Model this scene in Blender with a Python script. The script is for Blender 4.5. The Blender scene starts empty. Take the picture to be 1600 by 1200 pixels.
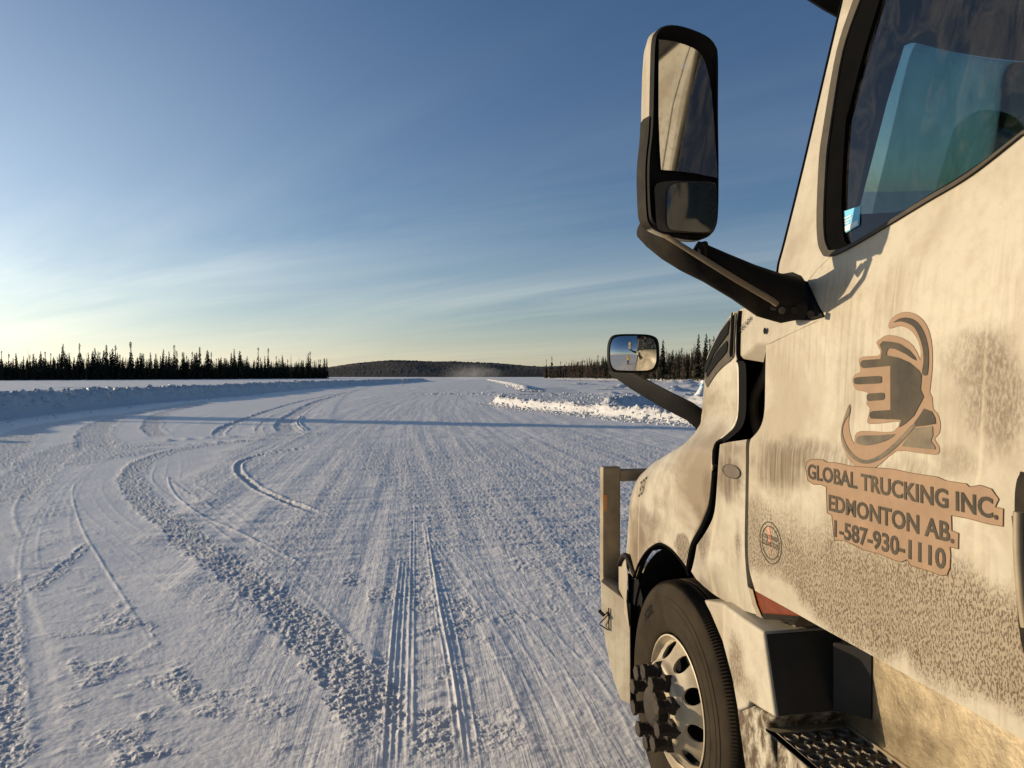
import bpy, bmesh, math, random
import numpy as np
from mathutils import Vector, Matrix
from mathutils.bvhtree import BVHTree
from mathutils.geometry import intersect_point_line

random.seed(7)
SC = bpy.context.scene
COL = SC.collection
R = math.radians

# ------------------------------------------------------------------ camera
# world: +Y is the way the truck points, +X to the right, z = 0 on the snow road
CAM_H = 1.82
YAW, PITCH, FPX = R(11.31), R(0.573), 1200.0
cam = bpy.data.cameras.new('camera')
cam.sensor_width = 36.0
cam.lens = 27.0
cam.clip_start = 0.05
cam.clip_end = 20000
cam_ob = bpy.data.objects.new('camera', cam)
COL.objects.link(cam_ob)
cam_ob.location = (0, 0, CAM_H)
cam_ob.rotation_euler = (math.pi / 2 - PITCH, 0, -YAW)
SC.camera = cam_ob
CAM = Vector((0, 0, CAM_H))
ROT = cam_ob.rotation_euler.to_matrix()

# ------------------------------------------------------------------ light
SUN_AZ, SUN_EL = R(-60.0), R(9.6)      # azimuth measured from +Y, negative = left
w = bpy.data.worlds.new('World')
SC.world = w
w.use_nodes = True
NT = w.node_tree
for n in list(NT.nodes):
    NT.nodes.remove(n)


def nd(nt, typ, **kw):
    n = nt.nodes.new(typ)
    for k, v in kw.items():
        if hasattr(n, k):
            setattr(n, k, v)
        else:
            n.inputs[k].default_value = v
    return n


def ramp(nt, fac, stops, interp='LINEAR'):
    n = nt.nodes.new('ShaderNodeValToRGB')
    n.color_ramp.interpolation = interp
    els = n.color_ramp.elements
    els[0].position, els[0].color = stops[0][0], (*stops[0][1], 1) if len(stops[0][1]) == 3 else stops[0][1]
    els[1].position, els[1].color = stops[-1][0], (*stops[-1][1], 1)
    for p, c in stops[1:-1]:
        e = els.new(p)
        e.color = (*c, 1)
    nt.links.new(fac, n.inputs[0])
    return n.outputs[0]


def math_n(nt, op, a, b=None, clamp=False):
    n = nt.nodes.new('ShaderNodeMath')
    n.operation = op
    n.use_clamp = clamp
    for i, v in enumerate((a, b)):
        if v is None:
            continue
        if isinstance(v, (int, float)):
            n.inputs[i].default_value = v
        else:
            nt.links.new(v, n.inputs[i])
    return n.outputs[0]


def mixc(nt, fac, a, b, blend='MIX'):
    n = nt.nodes.new('ShaderNodeMix')
    n.data_type = 'RGBA'
    n.blend_type = blend
    for s, v in ((n.inputs[0], fac), (n.inputs[6], a), (n.inputs[7], b)):
        if isinstance(v, (int, float)):
            s.default_value = v
        elif isinstance(v, tuple):
            s.default_value = (*v, 1) if len(v) == 3 else v
        else:
            nt.links.new(v, s)
    return n.outputs[2]


def noise_n(nt, vec, scale, detail=3.0, rough=0.55, dist=0.0):
    n = nt.nodes.new('ShaderNodeTexNoise')
    n.inputs['Scale'].default_value = scale
    n.inputs['Detail'].default_value = detail
    n.inputs['Roughness'].default_value = rough
    n.inputs['Distortion'].default_value = dist
    if vec is not None:
        nt.links.new(vec, n.inputs['Vector'])
    return n.outputs[0]


def mapping(nt, vec, scale=(1, 1, 1), rot=(0, 0, 0), loc=(0, 0, 0)):
    n = nt.nodes.new('ShaderNodeMapping')
    n.inputs['Scale'].default_value = scale
    n.inputs['Rotation'].default_value = rot
    n.inputs['Location'].default_value = loc
    nt.links.new(vec, n.inputs['Vector'])
    return n.outputs[0]


sky = nd(NT, 'ShaderNodeTexSky', sky_type='NISHITA', sun_disc=False, sun_elevation=SUN_EL,
         sun_rotation=SUN_AZ, altitude=200.0, air_density=1.0, dust_density=0.7, ozone_density=3.0)
tc = nd(NT, 'ShaderNodeTexCoord')
sep = nd(NT, 'ShaderNodeSeparateXYZ')
NT.links.new(tc.outputs['Generated'], sep.inputs[0])
# thin cirrus: project the view direction on a high layer so that streaks crowd at the horizon
zc = math_n(NT, 'ADD', math_n(NT, 'MAXIMUM', sep.outputs[2], 0.0), 0.06)
cx = math_n(NT, 'DIVIDE', sep.outputs[0], zc)
cy = math_n(NT, 'DIVIDE', sep.outputs[1], zc)
comb = nd(NT, 'ShaderNodeCombineXYZ')
NT.links.new(cx, comb.inputs[0])
NT.links.new(cy, comb.inputs[1])
turned = mapping(NT, comb.outputs[0], rot=(0, 0, R(-42)))
mp1 = mapping(NT, turned, scale=(0.62, 0.13, 1), loc=(2.7, 1.1, 0))
c1 = noise_n(NT, mp1, 1.0, 8.0, 0.62, 0.9)
mp2 = mapping(NT, turned, scale=(0.22, 0.08, 1), loc=(4.1, 2.2, 0))
c2 = noise_n(NT, mp2, 1.0, 4.0, 0.55, 0.5)
cl = math_n(NT, 'MULTIPLY', ramp(NT, c1, [(0.38, (0, 0, 0)), (0.70, (1, 1, 1))]),
            ramp(NT, c2, [(0.33, (0.45, 0.45, 0.45)), (0.55, (1, 1, 1))]))
hz = ramp(NT, sep.outputs[2], [(0.0, (0.3, 0.3, 0.3)), (0.05, (0.5, 0.5, 0.5)), (0.12, (0.95, 0.95, 0.95)), (0.24, (0.40, 0.40, 0.40)), (0.5, (0.08, 0.08, 0.08)), (0.9, (0, 0, 0))])
cl = math_n(NT, 'MULTIPLY', cl, hz, True)
# ice haze: whitish glow toward the sun and along the horizon
vdot = nt_dot = NT.nodes.new('ShaderNodeVectorMath')
vdot.operation = 'DOT_PRODUCT'
NT.links.new(tc.outputs['Generated'], vdot.inputs[0])
vdot.inputs[1].default_value = (math.sin(SUN_AZ) * math.cos(SUN_EL), math.cos(SUN_AZ) * math.cos(SUN_EL), math.sin(SUN_EL))
prox = math_n(NT, 'POWER', math_n(NT, 'MAXIMUM', vdot.outputs['Value'], 0.0), 4.0)
upf = ramp(NT, sep.outputs[2], [(0.0, (1, 1, 1)), (0.2, (0.9, 0.9, 0.9)), (0.42, (0.45, 0.45, 0.45)), (1.0, (0.1, 0.1, 0.1))])
glow = math_n(NT, 'MULTIPLY', math_n(NT, 'MULTIPLY', prox, upf), 5.5)
hband = ramp(NT, sep.outputs[2], [(0.0, (1, 1, 1)), (0.03, (0.78, 0.78, 0.78)), (0.08, (0.40, 0.40, 0.40)), (0.13, (0.22, 0.22, 0.22)), (0.22, (0.09, 0.09, 0.09)), (0.5, (0, 0, 0))])
hband = math_n(NT, 'MULTIPLY', hband, math_n(NT, 'ADD', 0.72, math_n(NT, 'MULTIPLY', math_n(NT, 'POWER', math_n(NT, 'MAXIMUM', vdot.outputs['Value'], 0.0), 2.0), 1.2)))
hazec = mixc(NT, 1.0, mixc(NT, glow, (0, 0, 0), (1.0, 0.99, 0.86)), mixc(NT, hband, (0, 0, 0), (3.7, 2.85, 2.2)), 'ADD')
for n_ in NT.nodes:
    if n_.bl_idname == 'ShaderNodeMix':
        n_.clamp_factor = False
SKYC = mixc(NT, 1.0, mixc(NT, 1.0, sky.outputs[0], (0.76, 0.92, 1.07), 'MULTIPLY'), hazec, 'ADD')
gray = mixc(NT, 1.0, mixc(NT, 1.0, SKYC, (1.35, 1.2, 1.05), 'MULTIPLY'), (2.3, 2.0, 1.65), 'ADD')
skyc = mixc(NT, math_n(NT, 'MULTIPLY', cl, 0.6), SKYC, gray)
bg = nd(NT, 'ShaderNodeBackground')
bg.inputs[1].default_value = 0.088
NT.links.new(skyc, bg.inputs[0])
wo = nd(NT, 'ShaderNodeOutputWorld')
NT.links.new(bg.outputs[0], wo.inputs[0])

sun = bpy.data.lights.new('sun', 'SUN')
sun.energy = 5.0
sun.angle = R(0.5)
sun.color = (1.0, 0.80, 0.55)
sun_ob = bpy.data.objects.new('sun', sun)
COL.objects.link(sun_ob)
SUN_DIR = Vector((math.sin(SUN_AZ) * math.cos(SUN_EL), math.cos(SUN_AZ) * math.cos(SUN_EL), math.sin(SUN_EL)))
sun_ob.rotation_euler = SUN_DIR.to_track_quat('Z', 'Y').to_euler()
sun_ob.location = SUN_DIR * 50

SC.view_settings.view_transform = 'Standard'
SC.view_settings.look = 'None'
SC.view_settings.exposure = 0.25
SC.view_settings.gamma = 1.0
SC.render.engine = 'CYCLES'
SC.cycles.max_bounces = 8
SC.cycles.volume_bounces = 1
SC.cycles.transparent_max_bounces = 16
SC.cycles.use_denoising = True


# ------------------------------------------------------------------ surveying: a photo direction met with a known plane
def ray(px, py):
    d = ROT @ Vector(((px - 800.0) / FPX, (600.0 - py) / FPX, -1.0))
    return d


def onX(px, py, X):
    d = ray(px, py)
    return CAM + d * (X / d.x)


def onY(px, py, Y):
    d = ray(px, py)
    return CAM + d * (Y / d.y)


def onZ(px, py, Z=0.0):
    d = ray(px, py)
    return CAM + d * ((Z - CAM_H) / d.z)


def onPlane(px, py, p, n):
    d = ray(px, py)
    return CAM + d * ((p - CAM).dot(n) / d.dot(n))


def topix(p):
    q = ROT.transposed() @ (Vector(p) - CAM)
    return 800.0 + FPX * q.x / -q.z, 600.0 - FPX * q.y / -q.z


# ------------------------------------------------------------------ objects
def tag(o, label=None, cat=None, group=None, kind=None):
    if label:
        o['label'] = label
    if cat:
        o['category'] = cat
    if group:
        o['group'] = group
    if kind:
        o['kind'] = kind
    return o


ORIGIN = {}


def empty(name, loc, label, cat, group=None):
    o = bpy.data.objects.new(name, None)
    o.empty_display_size = 0.3
    o.location = loc
    COL.objects.link(o)
    ORIGIN[o.name] = Vector(loc)
    return tag(o, label, cat, group)


def origin_of(o):
    while o is not None and o.parent is not None:
        o = o.parent
    return ORIGIN.get(o.name, Vector((0, 0, 0))) if o else Vector((0, 0, 0))


def link_mesh(name, me, mats, parent=None):
    o = bpy.data.objects.new(name, me)
    COL.objects.link(o)
    if parent is not None:
        o.parent = parent
        off = origin_of(parent)
        if off.length:
            me.transform(Matrix.Translation(-off))
    for m in (mats if isinstance(mats, (list, tuple)) else [mats]):
        me.materials.append(m)
    return o


def smooth(me, angle=None):
    me.polygons.foreach_set('use_smooth', [True] * len(me.polygons))
    if angle:
        me.set_sharp_from_angle(angle=R(angle))
    me.update()


class MB:
    """collects faces of one mesh object, in world coordinates"""

    def __init__(s):
        s.v, s.f, s.m = [], [], []

    def poly(s, pts, mi=0):
        i = len(s.v)
        s.v += [tuple(p) for p in pts]
        s.f.append(list(range(i, i + len(pts))))
        s.m.append(mi)

    def box(s, a, b, mi=0):
        (x0, y0, z0), (x1, y1, z1) = a, b
        c = [(x, y, z) for x in (x0, x1) for y in (y0, y1) for z in (z0, z1)]
        i = len(s.v)
        s.v += c
        for q in ((0, 1, 3, 2), (4, 6, 7, 5), (0, 4, 5, 1), (2, 3, 7, 6), (0, 2, 6, 4), (1, 5, 7, 3)):
            s.f.append([i + k for k in q])
            s.m.append(mi)

    def prism(s, pts, vec, mi=0):
        n = len(pts)
        vec = Vector(vec)
        i = len(s.v)
        s.v += [tuple(p) for p in pts] + [tuple(Vector(p) + vec) for p in pts]
        s.f.append(list(range(i, i + n)))
        s.f.append(list(range(i + 2 * n - 1, i + n - 1, -1)))
        s.m += [mi, mi]
        for k in range(n):
            s.f.append([i + k, i + (k + 1) % n, i + n + (k + 1) % n, i + n + k])
            s.m.append(mi)

    def loft(s, rings, cap=True, closed=True, mi=0):
        i = len(s.v)
        n = len(rings[0])
        for r in rings:
            s.v += [tuple(p) for p in r]
        for a in range(len(rings) - 1):
            for k in range(n if closed else n - 1):
                k2 = (k + 1) % n
                s.f.append([i + a * n + k, i + a * n + k2, i + (a + 1) * n + k2, i + (a + 1) * n + k])
                s.m.append(mi)
        if cap:
            s.f.append([i + k for k in range(n - 1, -1, -1)])
            e = i + (len(rings) - 1) * n
            s.f.append([e + k for k in range(n)])
            s.m += [mi, mi]

    def tube(s, path, r, seg=10, cap=True, mi=0):
        path = [Vector(p) for p in path]
        rings = []
        up = None
        for k, p in enumerate(path):
            t = (path[min(k + 1, len(path) - 1)] - path[max(k - 1, 0)]).normalized()
            if up is None:
                up = Vector((0, 0, 1)) if abs(t.z) < 0.9 else Vector((1, 0, 0))
            a = t.cross(up).normalized()
            b = a.cross(t).normalized()
            rr = r[k] if isinstance(r, (list, tuple)) else r
            rings.append([p + a * (rr * math.cos(2 * math.pi * q / seg)) + b * (rr * math.sin(2 * math.pi * q / seg)) for q in range(seg)])
        s.loft(rings, cap, mi=mi)

    def build(s, name, mats, parent=None, sm=None, bevel=0.0, segs=2):
        me = bpy.data.meshes.new(name)
        me.from_pydata(s.v, [], s.f)
        me.polygons.foreach_set('material_index', s.m)
        bm = bmesh.new()
        bm.from_mesh(me)
        bmesh.ops.remove_doubles(bm, verts=bm.verts, dist=1e-5)
        bmesh.ops.recalc_face_normals(bm, faces=bm.faces)
        bm.to_mesh(me)
        bm.free()
        o = link_mesh(name, me, mats, parent)
        if sm or bevel:
            smooth(me, sm if sm else None)
        if bevel:
            md = o.modifiers.new('bevel', 'BEVEL')
            md.width = bevel
            md.segments = segs
            md.limit_method = 'ANGLE'
            md.angle_limit = R(35)
            md.harden_normals = True
        return o


def catmull(pts, n=6, closed=False):
    P = [Vector(p) for p in pts]
    out = []
    m = len(P)
    for i in range(m if closed else m - 1):
        if closed:
            a, b, c, d = P[(i - 1) % m], P[i], P[(i + 1) % m], P[(i + 2) % m]
        else:
            a, b, c, d = P[max(i - 1, 0)], P[i], P[i + 1], P[min(i + 2, m - 1)]
        for k in range(n):
            t = k / n
            out.append(0.5 * ((2 * b) + (c - a) * t + (2 * a - 5 * b + 4 * c - d) * t * t + (3 * b - a - 3 * c + d) * t ** 3))
    if not closed:
        out.append(P[-1])
    return out


# ------------------------------------------------------------------ materials
def new_mat(name):
    m = bpy.data.materials.new(name)
    m.use_nodes = True
    nt = m.node_tree
    b = nt.nodes['Principled BSDF']
    return m, nt, b


def plain(name, col, rough=0.5, metal=0.0, spec=0.5, var=0.25, scale=14.0, bump=0.0, dust=0.0, dustcol=(0.30, 0.23, 0.15)):
    """one colour broken up by grime"""
    m, nt, b = new_mat(name)
    t = nd(nt, 'ShaderNodeTexCoord')
    n1 = noise_n(nt, t.outputs['Object'], scale, 5, 0.6)
    dark = tuple(c * (1 - var) for c in col)
    lite = tuple(min(1, c * (1 + var)) for c in col)
    c = mixc(nt, ramp(nt, n1, [(0.3, (0, 0, 0)), (0.7, (1, 1, 1))]), dark, lite)
    if dust:
        n2 = noise_n(nt, t.outputs['Object'], scale * 0.6, 6, 0.65)
        f = math_n(nt, 'MULTIPLY', ramp(nt, n2, [(0.35, (0, 0, 0)), (0.7, (1, 1, 1))]), dust)
        c = mixc(nt, f, c, dustcol)
    nt.links.new(c, b.inputs['Base Color'])
    nt.links.new(math_n(nt, 'ADD', rough - 0.1, math_n(nt, 'MULTIPLY', n1, 0.2)), b.inputs['Roughness'])
    b.inputs['Metallic'].default_value = metal
    b.inputs['Specular IOR Level'].default_value = spec
    if bump:
        bp = nd(nt, 'ShaderNodeBump')
        bp.inputs['Strength'].default_value = bump
        bp.inputs['Distance'].default_value = 0.01
        nt.links.new(noise_n(nt, t.outputs['Object'], scale * 5, 4, 0.6), bp.inputs['Height'])
        nt.links.new(bp.outputs[0], b.inputs['Normal'])
    return m


def stain_nodes(nt, ob, sp, c, blobs):
    """patches of dried spray, each an uneven oval with its own place on the panel: (px, py, half width, half height, strength)"""
    n1 = noise_n(nt, ob, 9, 5, 0.65)
    n2 = noise_n(nt, mapping(nt, ob, scale=(60, 95, 3)), 1.0, 4, 0.6)
    n3 = noise_n(nt, mapping(nt, ob, scale=(90, 150, 70)), 1.0, 3, 0.6)
    wob = math_n(nt, 'MULTIPLY', math_n(nt, 'SUBTRACT', n1, 0.5), 1.7)
    for a, b, ra, rb, k, mode in blobs:
        p = onX(a, b, 1.275)
        q = onX(a + ra, b, 1.275)
        r = onX(a, b + rb, 1.275)
        dy = math_n(nt, 'DIVIDE', math_n(nt, 'SUBTRACT', sp.outputs[1], p.y - 2.0), max(0.01, abs(p.y - q.y)))
        dz = math_n(nt, 'DIVIDE', math_n(nt, 'SUBTRACT', sp.outputs[2], p.z), max(0.01, abs(p.z - r.z)))
        d = math_n(nt, 'SQRT', math_n(nt, 'ADD', math_n(nt, 'MULTIPLY', dy, dy), math_n(nt, 'MULTIPLY', dz, dz)))
        d = math_n(nt, 'ADD', d, wob)
        f = nd(nt, 'ShaderNodeMapRange', interpolation_type='SMOOTHSTEP')
        nt.links.new(d, f.inputs[0])
        f.inputs[1].default_value, f.inputs[2].default_value = (1.35, 0.35) if mode != 2 else (1.1, 0.8)
        g = ramp(nt, n2 if mode == 1 else n3, [(0.34, (0.35, 0.35, 0.35)), (0.62, (1, 1, 1))])
        c = mixc(nt, math_n(nt, 'MULTIPLY', math_n(nt, 'MULTIPLY', f.outputs[0], g), min(1.0, k * 1.2)), c, (0.105, 0.072, 0.038))
    return c


def paint_mat(name, streak=0.6, film=0.45, speck=0.0, mud=0.0, speck_top=1.45, speck_bot=1.17, blobs=(), rough=0.5, gloss=0.22):
    """white truck paint under road dirt: brown film, rain streaks, sprayed specks, wet mud low down"""
    m, nt, b = new_mat(name)
    t = nd(nt, 'ShaderNodeTexCoord')
    ob = t.outputs['Object']
    sp = nd(nt, 'ShaderNodeSeparateXYZ')
    nt.links.new(ob, sp.inputs[0])
    base = (0.425, 0.388, 0.305)
    film_c = (0.165, 0.118, 0.066)
    big = noise_n(nt, ob, 2.3, 5, 0.6, 0.6)
    fbig = math_n(nt, 'MULTIPLY', ramp(nt, big, [(0.42, (0, 0, 0)), (0.62, (1, 1, 1))]), film * 1.25)
    fine = noise_n(nt, ob, 26, 5, 0.7)
    c = mixc(nt, fbig, base, film_c)
    c = mixc(nt, math_n(nt, 'MULTIPLY', ramp(nt, fine, [(0.45, (0, 0, 0)), (0.8, (1, 1, 1))]), 0.35), c, (0.22, 0.165, 0.10))
    # streaks running down
    sv = mapping(nt, ob, scale=(45, 75, 1.6))
    s1 = noise_n(nt, sv, 1.0, 4, 0.6, 0.15)
    where = noise_n(nt, ob, 1.9, 3, 0.5)
    fs = math_n(nt, 'MULTIPLY', ramp(nt, s1, [(0.47, (0, 0, 0)), (0.66, (1, 1, 1))]), ramp(nt, where, [(0.40, (0, 0, 0)), (0.54, (1, 1, 1))]))
    c = mixc(nt, math_n(nt, 'MULTIPLY', fs, streak), c, (0.175, 0.125, 0.07))
    if blobs:
        c = stain_nodes(nt, ob, sp, c, blobs)
    # thin pale runs washed through the dirt
    s2 = noise_n(nt, mapping(nt, ob, scale=(9, 15, 0.25), loc=(3, 1, 5)), 1.0, 2, 0.5, 0.1)
    c = mixc(nt, math_n(nt, 'MULTIPLY', ramp(nt, s2, [(0.64, (0, 0, 0)), (0.69, (1, 1, 1))]), 0.5), c, (0.46, 0.40, 0.29))
    bh = math_n(nt, 'MULTIPLY', fine, 0.25)
    if speck:
        wob = math_n(nt, 'MULTIPLY', math_n(nt, 'SUBTRACT', noise_n(nt, ob, 3.5, 3, 0.5), 0.5), 0.28)
        zz = math_n(nt, 'ADD', sp.outputs[2], wob)
        top = nd(nt, 'ShaderNodeMapRange', interpolation_type='SMOOTHSTEP')
        nt.links.new(zz, top.inputs[0])
        top.inputs[1].default_value, top.inputs[2].default_value = speck_top + 0.05, speck_top - 0.08
        low = nd(nt, 'ShaderNodeMapRange', interpolation_type='SMOOTHSTEP')
        nt.links.new(math_n(nt, 'SUBTRACT', zz, math_n(nt, 'MULTIPLY', sp.outputs[1], 0.085)), low.inputs[0])
        low.inputs[1].default_value, low.inputs[2].default_value = speck_bot - 0.02, speck_bot + 0.045
        msk = math_n(nt, 'MULTIPLY', top.outputs[0], low.outputs[0])
        v = nd(nt, 'ShaderNodeTexVoronoi', feature='F1')
        v.inputs['Scale'].default_value = 1.0
        v.inputs['Randomness'].default_value = 1.0
        wv = nt.nodes.new('ShaderNodeVectorMath')
        wv.operation = 'ADD'
        nt.links.new(mapping(nt, ob, scale=(100, 185, 100), rot=(R(18), 0, 0)), wv.inputs[0])
        dn = nd(nt, 'ShaderNodeTexNoise')
        dn.inputs['Scale'].default_value = 110
        nt.links.new(ob, dn.inputs['Vector'])
        nt.links.new(dn.outputs[1], wv.inputs[1])
        nt.links.new(wv.outputs[0], v.inputs['Vector'])
        sk = noise_n(nt, mapping(nt, ob, scale=(140, 235, 112), rot=(R(18), 0, 0)), 1.0, 3, 0.55)
        a = ramp(nt, sk, [(0.50, (0, 0, 0)), (0.56, (1, 1, 1))])
        d = ramp(nt, v.outputs[0], [(0.25, (1, 1, 1)), (0.62, (0, 0, 0))])
        f = math_n(nt, 'MULTIPLY', math_n(nt, 'MAXIMUM', math_n(nt, 'MULTIPLY', a, 1.0), math_n(nt, 'MULTIPLY', d, 0.25)), msk)
        c = mixc(nt, math_n(nt, 'MULTIPLY', msk, 0.6), c, (0.20, 0.152, 0.094))
        c = mixc(nt, math_n(nt, 'MULTIPLY', f, speck), c, (0.085, 0.058, 0.032))
        bh = math_n(nt, 'ADD', bh, math_n(nt, 'MULTIPLY', f, -1.2))
    if mud:
        mn = noise_n(nt, mapping(nt, ob, scale=(22, 22, 13)), 1.0, 7, 0.72, 0.3)
        f = math_n(nt, 'MULTIPLY', ramp(nt, mn, [(0.58 - 0.18 * mud, (0, 0, 0)), (0.68 - 0.12 * mud, (1, 1, 1))]), min(1.0, mud + 0.25))
        c = mixc(nt, f, c, (0.075, 0.052, 0.03))
        bh = math_n(nt, 'ADD', bh, math_n(nt, 'MULTIPLY', f, 0.8))
    nt.links.new(c, b.inputs['Base Color'])
    b.inputs['Roughness'].default_value = rough
    b.inputs['Specular IOR Level'].default_value = gloss
    bp = nd(nt, 'ShaderNodeBump')
    bp.inputs['Strength'].default_value = 0.35
    bp.inputs['Distance'].default_value = 0.004
    nt.links.new(bh, bp.inputs['Height'])
    nt.links.new(bp.outputs[0], b.inputs['Normal'])
    return m


def glass_mat(name, tint, rough=0.02, smear=0.0):
    m, nt, b = new_mat(name)
    nt.nodes.remove(b)
    out = nt.nodes['Material Output']
    tr = nd(nt, 'ShaderNodeBsdfTransparent')
    tr.inputs[0].default_value = (*tint, 1)
    gl = nd(nt, 'ShaderNodeBsdfGlossy')
    gl.inputs['Roughness'].default_value = rough
    fr = nd(nt, 'ShaderNodeFresnel')
    fr.inputs[0].default_value = 1.5
    mx = nd(nt, 'ShaderNodeMixShader')
    nt.links.new(math_n(nt, 'MULTIPLY', fr.outputs[0], 1.35, True), mx.inputs[0])
    nt.links.new(tr.outputs[0], mx.inputs[1])
    nt.links.new(gl.outputs[0], mx.inputs[2])
    last = mx.outputs[0]
    if smear:
        t = nd(nt, 'ShaderNodeTexCoord')
        df = nd(nt, 'ShaderNodeBsdfDiffuse')
        df.inputs[0].default_value = (0.35, 0.32, 0.26, 1)
        n1 = noise_n(nt, mapping(nt, t.outputs['Object'], scale=(9, 9, 5), rot=(0.4, 0.2, 0)), 1.0, 7, 0.68, 1.2)
        f = math_n(nt, 'MULTIPLY', ramp(nt, n1, [(0.45, (0, 0, 0)), (0.75, (1, 1, 1))]), smear)
        m2 = nd(nt, 'ShaderNodeMixShader')
        nt.links.new(f, m2.inputs[0])
        nt.links.new(last, m2.inputs[1])
        nt.links.new(df.outputs[0], m2.inputs[2])
        last = m2.outputs[0]
    nt.links.new(last, out.inputs[0])
    return m


def mirror_mat(name, dirt=0.12):
    m, nt, b = new_mat(name)
    b.inputs['Metallic'].default_value = 1.0
    b.inputs['Base Color'].default_value = (0.72, 0.73, 0.72, 1)
    b.inputs['Roughness'].default_value = 0.03
    t = nd(nt, 'ShaderNodeTexCoord')
    df = nd(nt, 'ShaderNodeBsdfDiffuse')
    df.inputs[0].default_value = (0.30, 0.25, 0.18, 1)
    n1 = noise_n(nt, t.outputs['Object'], 60, 5, 0.7)
    n2 = noise_n(nt, t.outputs['Object'], 7, 4, 0.6)
    f = math_n(nt, 'MULTIPLY', math_n(nt, 'ADD', ramp(nt, n1, [(0.5, (0, 0, 0)), (0.72, (1, 1, 1))]), n2), dirt)
    m2 = nd(nt, 'ShaderNodeMixShader')
    nt.links.new(f, m2.inputs[0])
    nt.links.new(b.outputs[0], m2.inputs[1])
    nt.links.new(df.outputs[0], m2.inputs[2])
    nt.links.new(m2.outputs[0], nt.nodes['Material Output'].inputs[0])
    return m


M = {}
M['door_paint'] = paint_mat('dirty_white_door_paint', 0.4, 0.35, speck=0.9, speck_top=1.415, speck_bot=1.165, blobs=[
    (1225, 728, 50, 45, 0.85, 1), (1300, 715, 90, 26, 0.55, 1), (1430, 735, 60, 22, 0.35, 1), (1545, 615, 55, 95, 0.75, 3), (1500, 560, 50, 45, 0.45, 3), (1330, 600, 30, 90, 0.25, 1), (1500, 720, 40, 25, 0.4, 3), (1185, 800, 12, 40, 0.35, 3)])
M['paint'] = paint_mat('dirty_white_paint', 0.4, 0.35)
M['hood_paint'] = paint_mat('dirty_white_hood_paint', 0.12, 0.65, rough=0.38, gloss=0.35, blobs=[
    (1064, 858, 13, 24, 0.95, 2), (1012, 812, 30, 16, 0.6, 3), (997, 838, 10, 22, 0.6, 3), (1105, 762, 8, 30, 0.6, 3), (1030, 785, 14, 10, 0.3, 3), (1090, 800, 8, 14, 0.4, 3), (988, 862, 6, 20, 0.6, 3), (1040, 730, 22, 8, 0.25, 3)])
M['panel_paint'] = paint_mat('dirty_white_panel_paint', 0.2, 0.5, rough=0.30, gloss=0.45, blobs=[
    (1146, 745, 21, 45, 0.85, 1), (1157, 850, 6, 34, 0.7, 3), (1112, 852, 12, 24, 0.8, 3), (1105, 912, 14, 12, 0.5, 3), (1150, 700, 20, 10, 0.4, 1)])
M['paint_clean'] = paint_mat('white_paint_film', 0.15, 0.35, rough=0.4, gloss=0.3)
M['paint_mud'] = paint_mat('muddy_white_paint', 0.08, 0.3, blobs=[(1140, 1035, 10, 60, 1.0, 3), (1168, 1035, 14, 50, 0.75, 3), (1120, 975, 8, 26, 0.5, 3), (1190, 1080, 14, 30, 0.45, 3)])
M['mud'] = paint_mat('mud_caked_panel', 0.3, 0.7, mud=0.97)
M['black'] = plain('black_plastic', (0.006, 0.006, 0.006), 0.7, spec=0.10, dust=0.12, dustcol=(0.05, 0.04, 0.028))
M['black_dusty'] = plain('dusty_black_plastic', (0.008, 0.0075, 0.007), 0.7, spec=0.08, dust=0.6, dustcol=(0.045, 0.034, 0.022), scale=20)
M['dust_edge'] = plain('dust_covered_edge', (0.20, 0.155, 0.10), 0.75, spec=0.2, dust=0.4, dustcol=(0.06, 0.045, 0.03))
M['rubber'] = plain('black_rubber', (0.004, 0.004, 0.004), 0.9, spec=0.02)
M['dark'] = plain('dark_cavity', (0.008, 0.008, 0.008), 0.9, spec=0.1)
M['grey_trim'] = plain('grey_trim', (0.055, 0.05, 0.04), 0.7, spec=0.15, dust=0.4, dustcol=(0.13, 0.10, 0.07))
M['interior'] = plain('grey_cab_trim', (0.085, 0.085, 0.08), 0.8, spec=0.2)
M['interior_dark'] = plain('dark_cab_trim', (0.02, 0.022, 0.022), 0.7, spec=0.3)
M['tyre'] = plain('dusty_tyre_rubber', (0.028, 0.023, 0.017), 0.9, spec=0.04, dust=0.5, dustcol=(0.055, 0.042, 0.027), scale=9, bump=0.15)
M['tyre_text'] = plain('tyre_lettering', (0.005, 0.005, 0.005), 0.8, spec=0.1)
M['nut'] = plain('rusty_nut_cover', (0.018, 0.014, 0.011), 0.7, spec=0.25, dust=0.7, dustcol=(0.06, 0.042, 0.027), scale=22, bump=0.5)
M['rim'] = plain('dusty_aluminium_wheel', (0.44, 0.38, 0.27), 0.5, metal=0.1, var=0.12, dust=0.65, dustcol=(0.19, 0.145, 0.085), scale=13)
M['alu'] = plain('scuffed_aluminium_panel', (0.52, 0.43, 0.285), 0.36, metal=0.8, var=0.25, dust=0.55, dustcol=(0.20, 0.15, 0.09), scale=11, bump=0.12)
M['step'] = plain('dirty_step_metal', (0.10, 0.085, 0.065), 0.4, metal=0.5, dust=0.5, dustcol=(0.17, 0.14, 0.10), scale=18, bump=0.6)
M['steel'] = plain('dusty_guard_metal', (0.27, 0.225, 0.155), 0.55, metal=0.2, spec=0.3, dust=0.6, dustcol=(0.16, 0.12, 0.075), scale=8)
M['peach'] = plain('dusty_peach_decal', (0.265, 0.176, 0.112), 0.65, spec=0.2, var=0.12, dust=0.5, dustcol=(0.20, 0.125, 0.07), scale=18)
M['peach_edge'] = plain('decal_border', (0.10, 0.06, 0.03), 0.7, spec=0.15)
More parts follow.
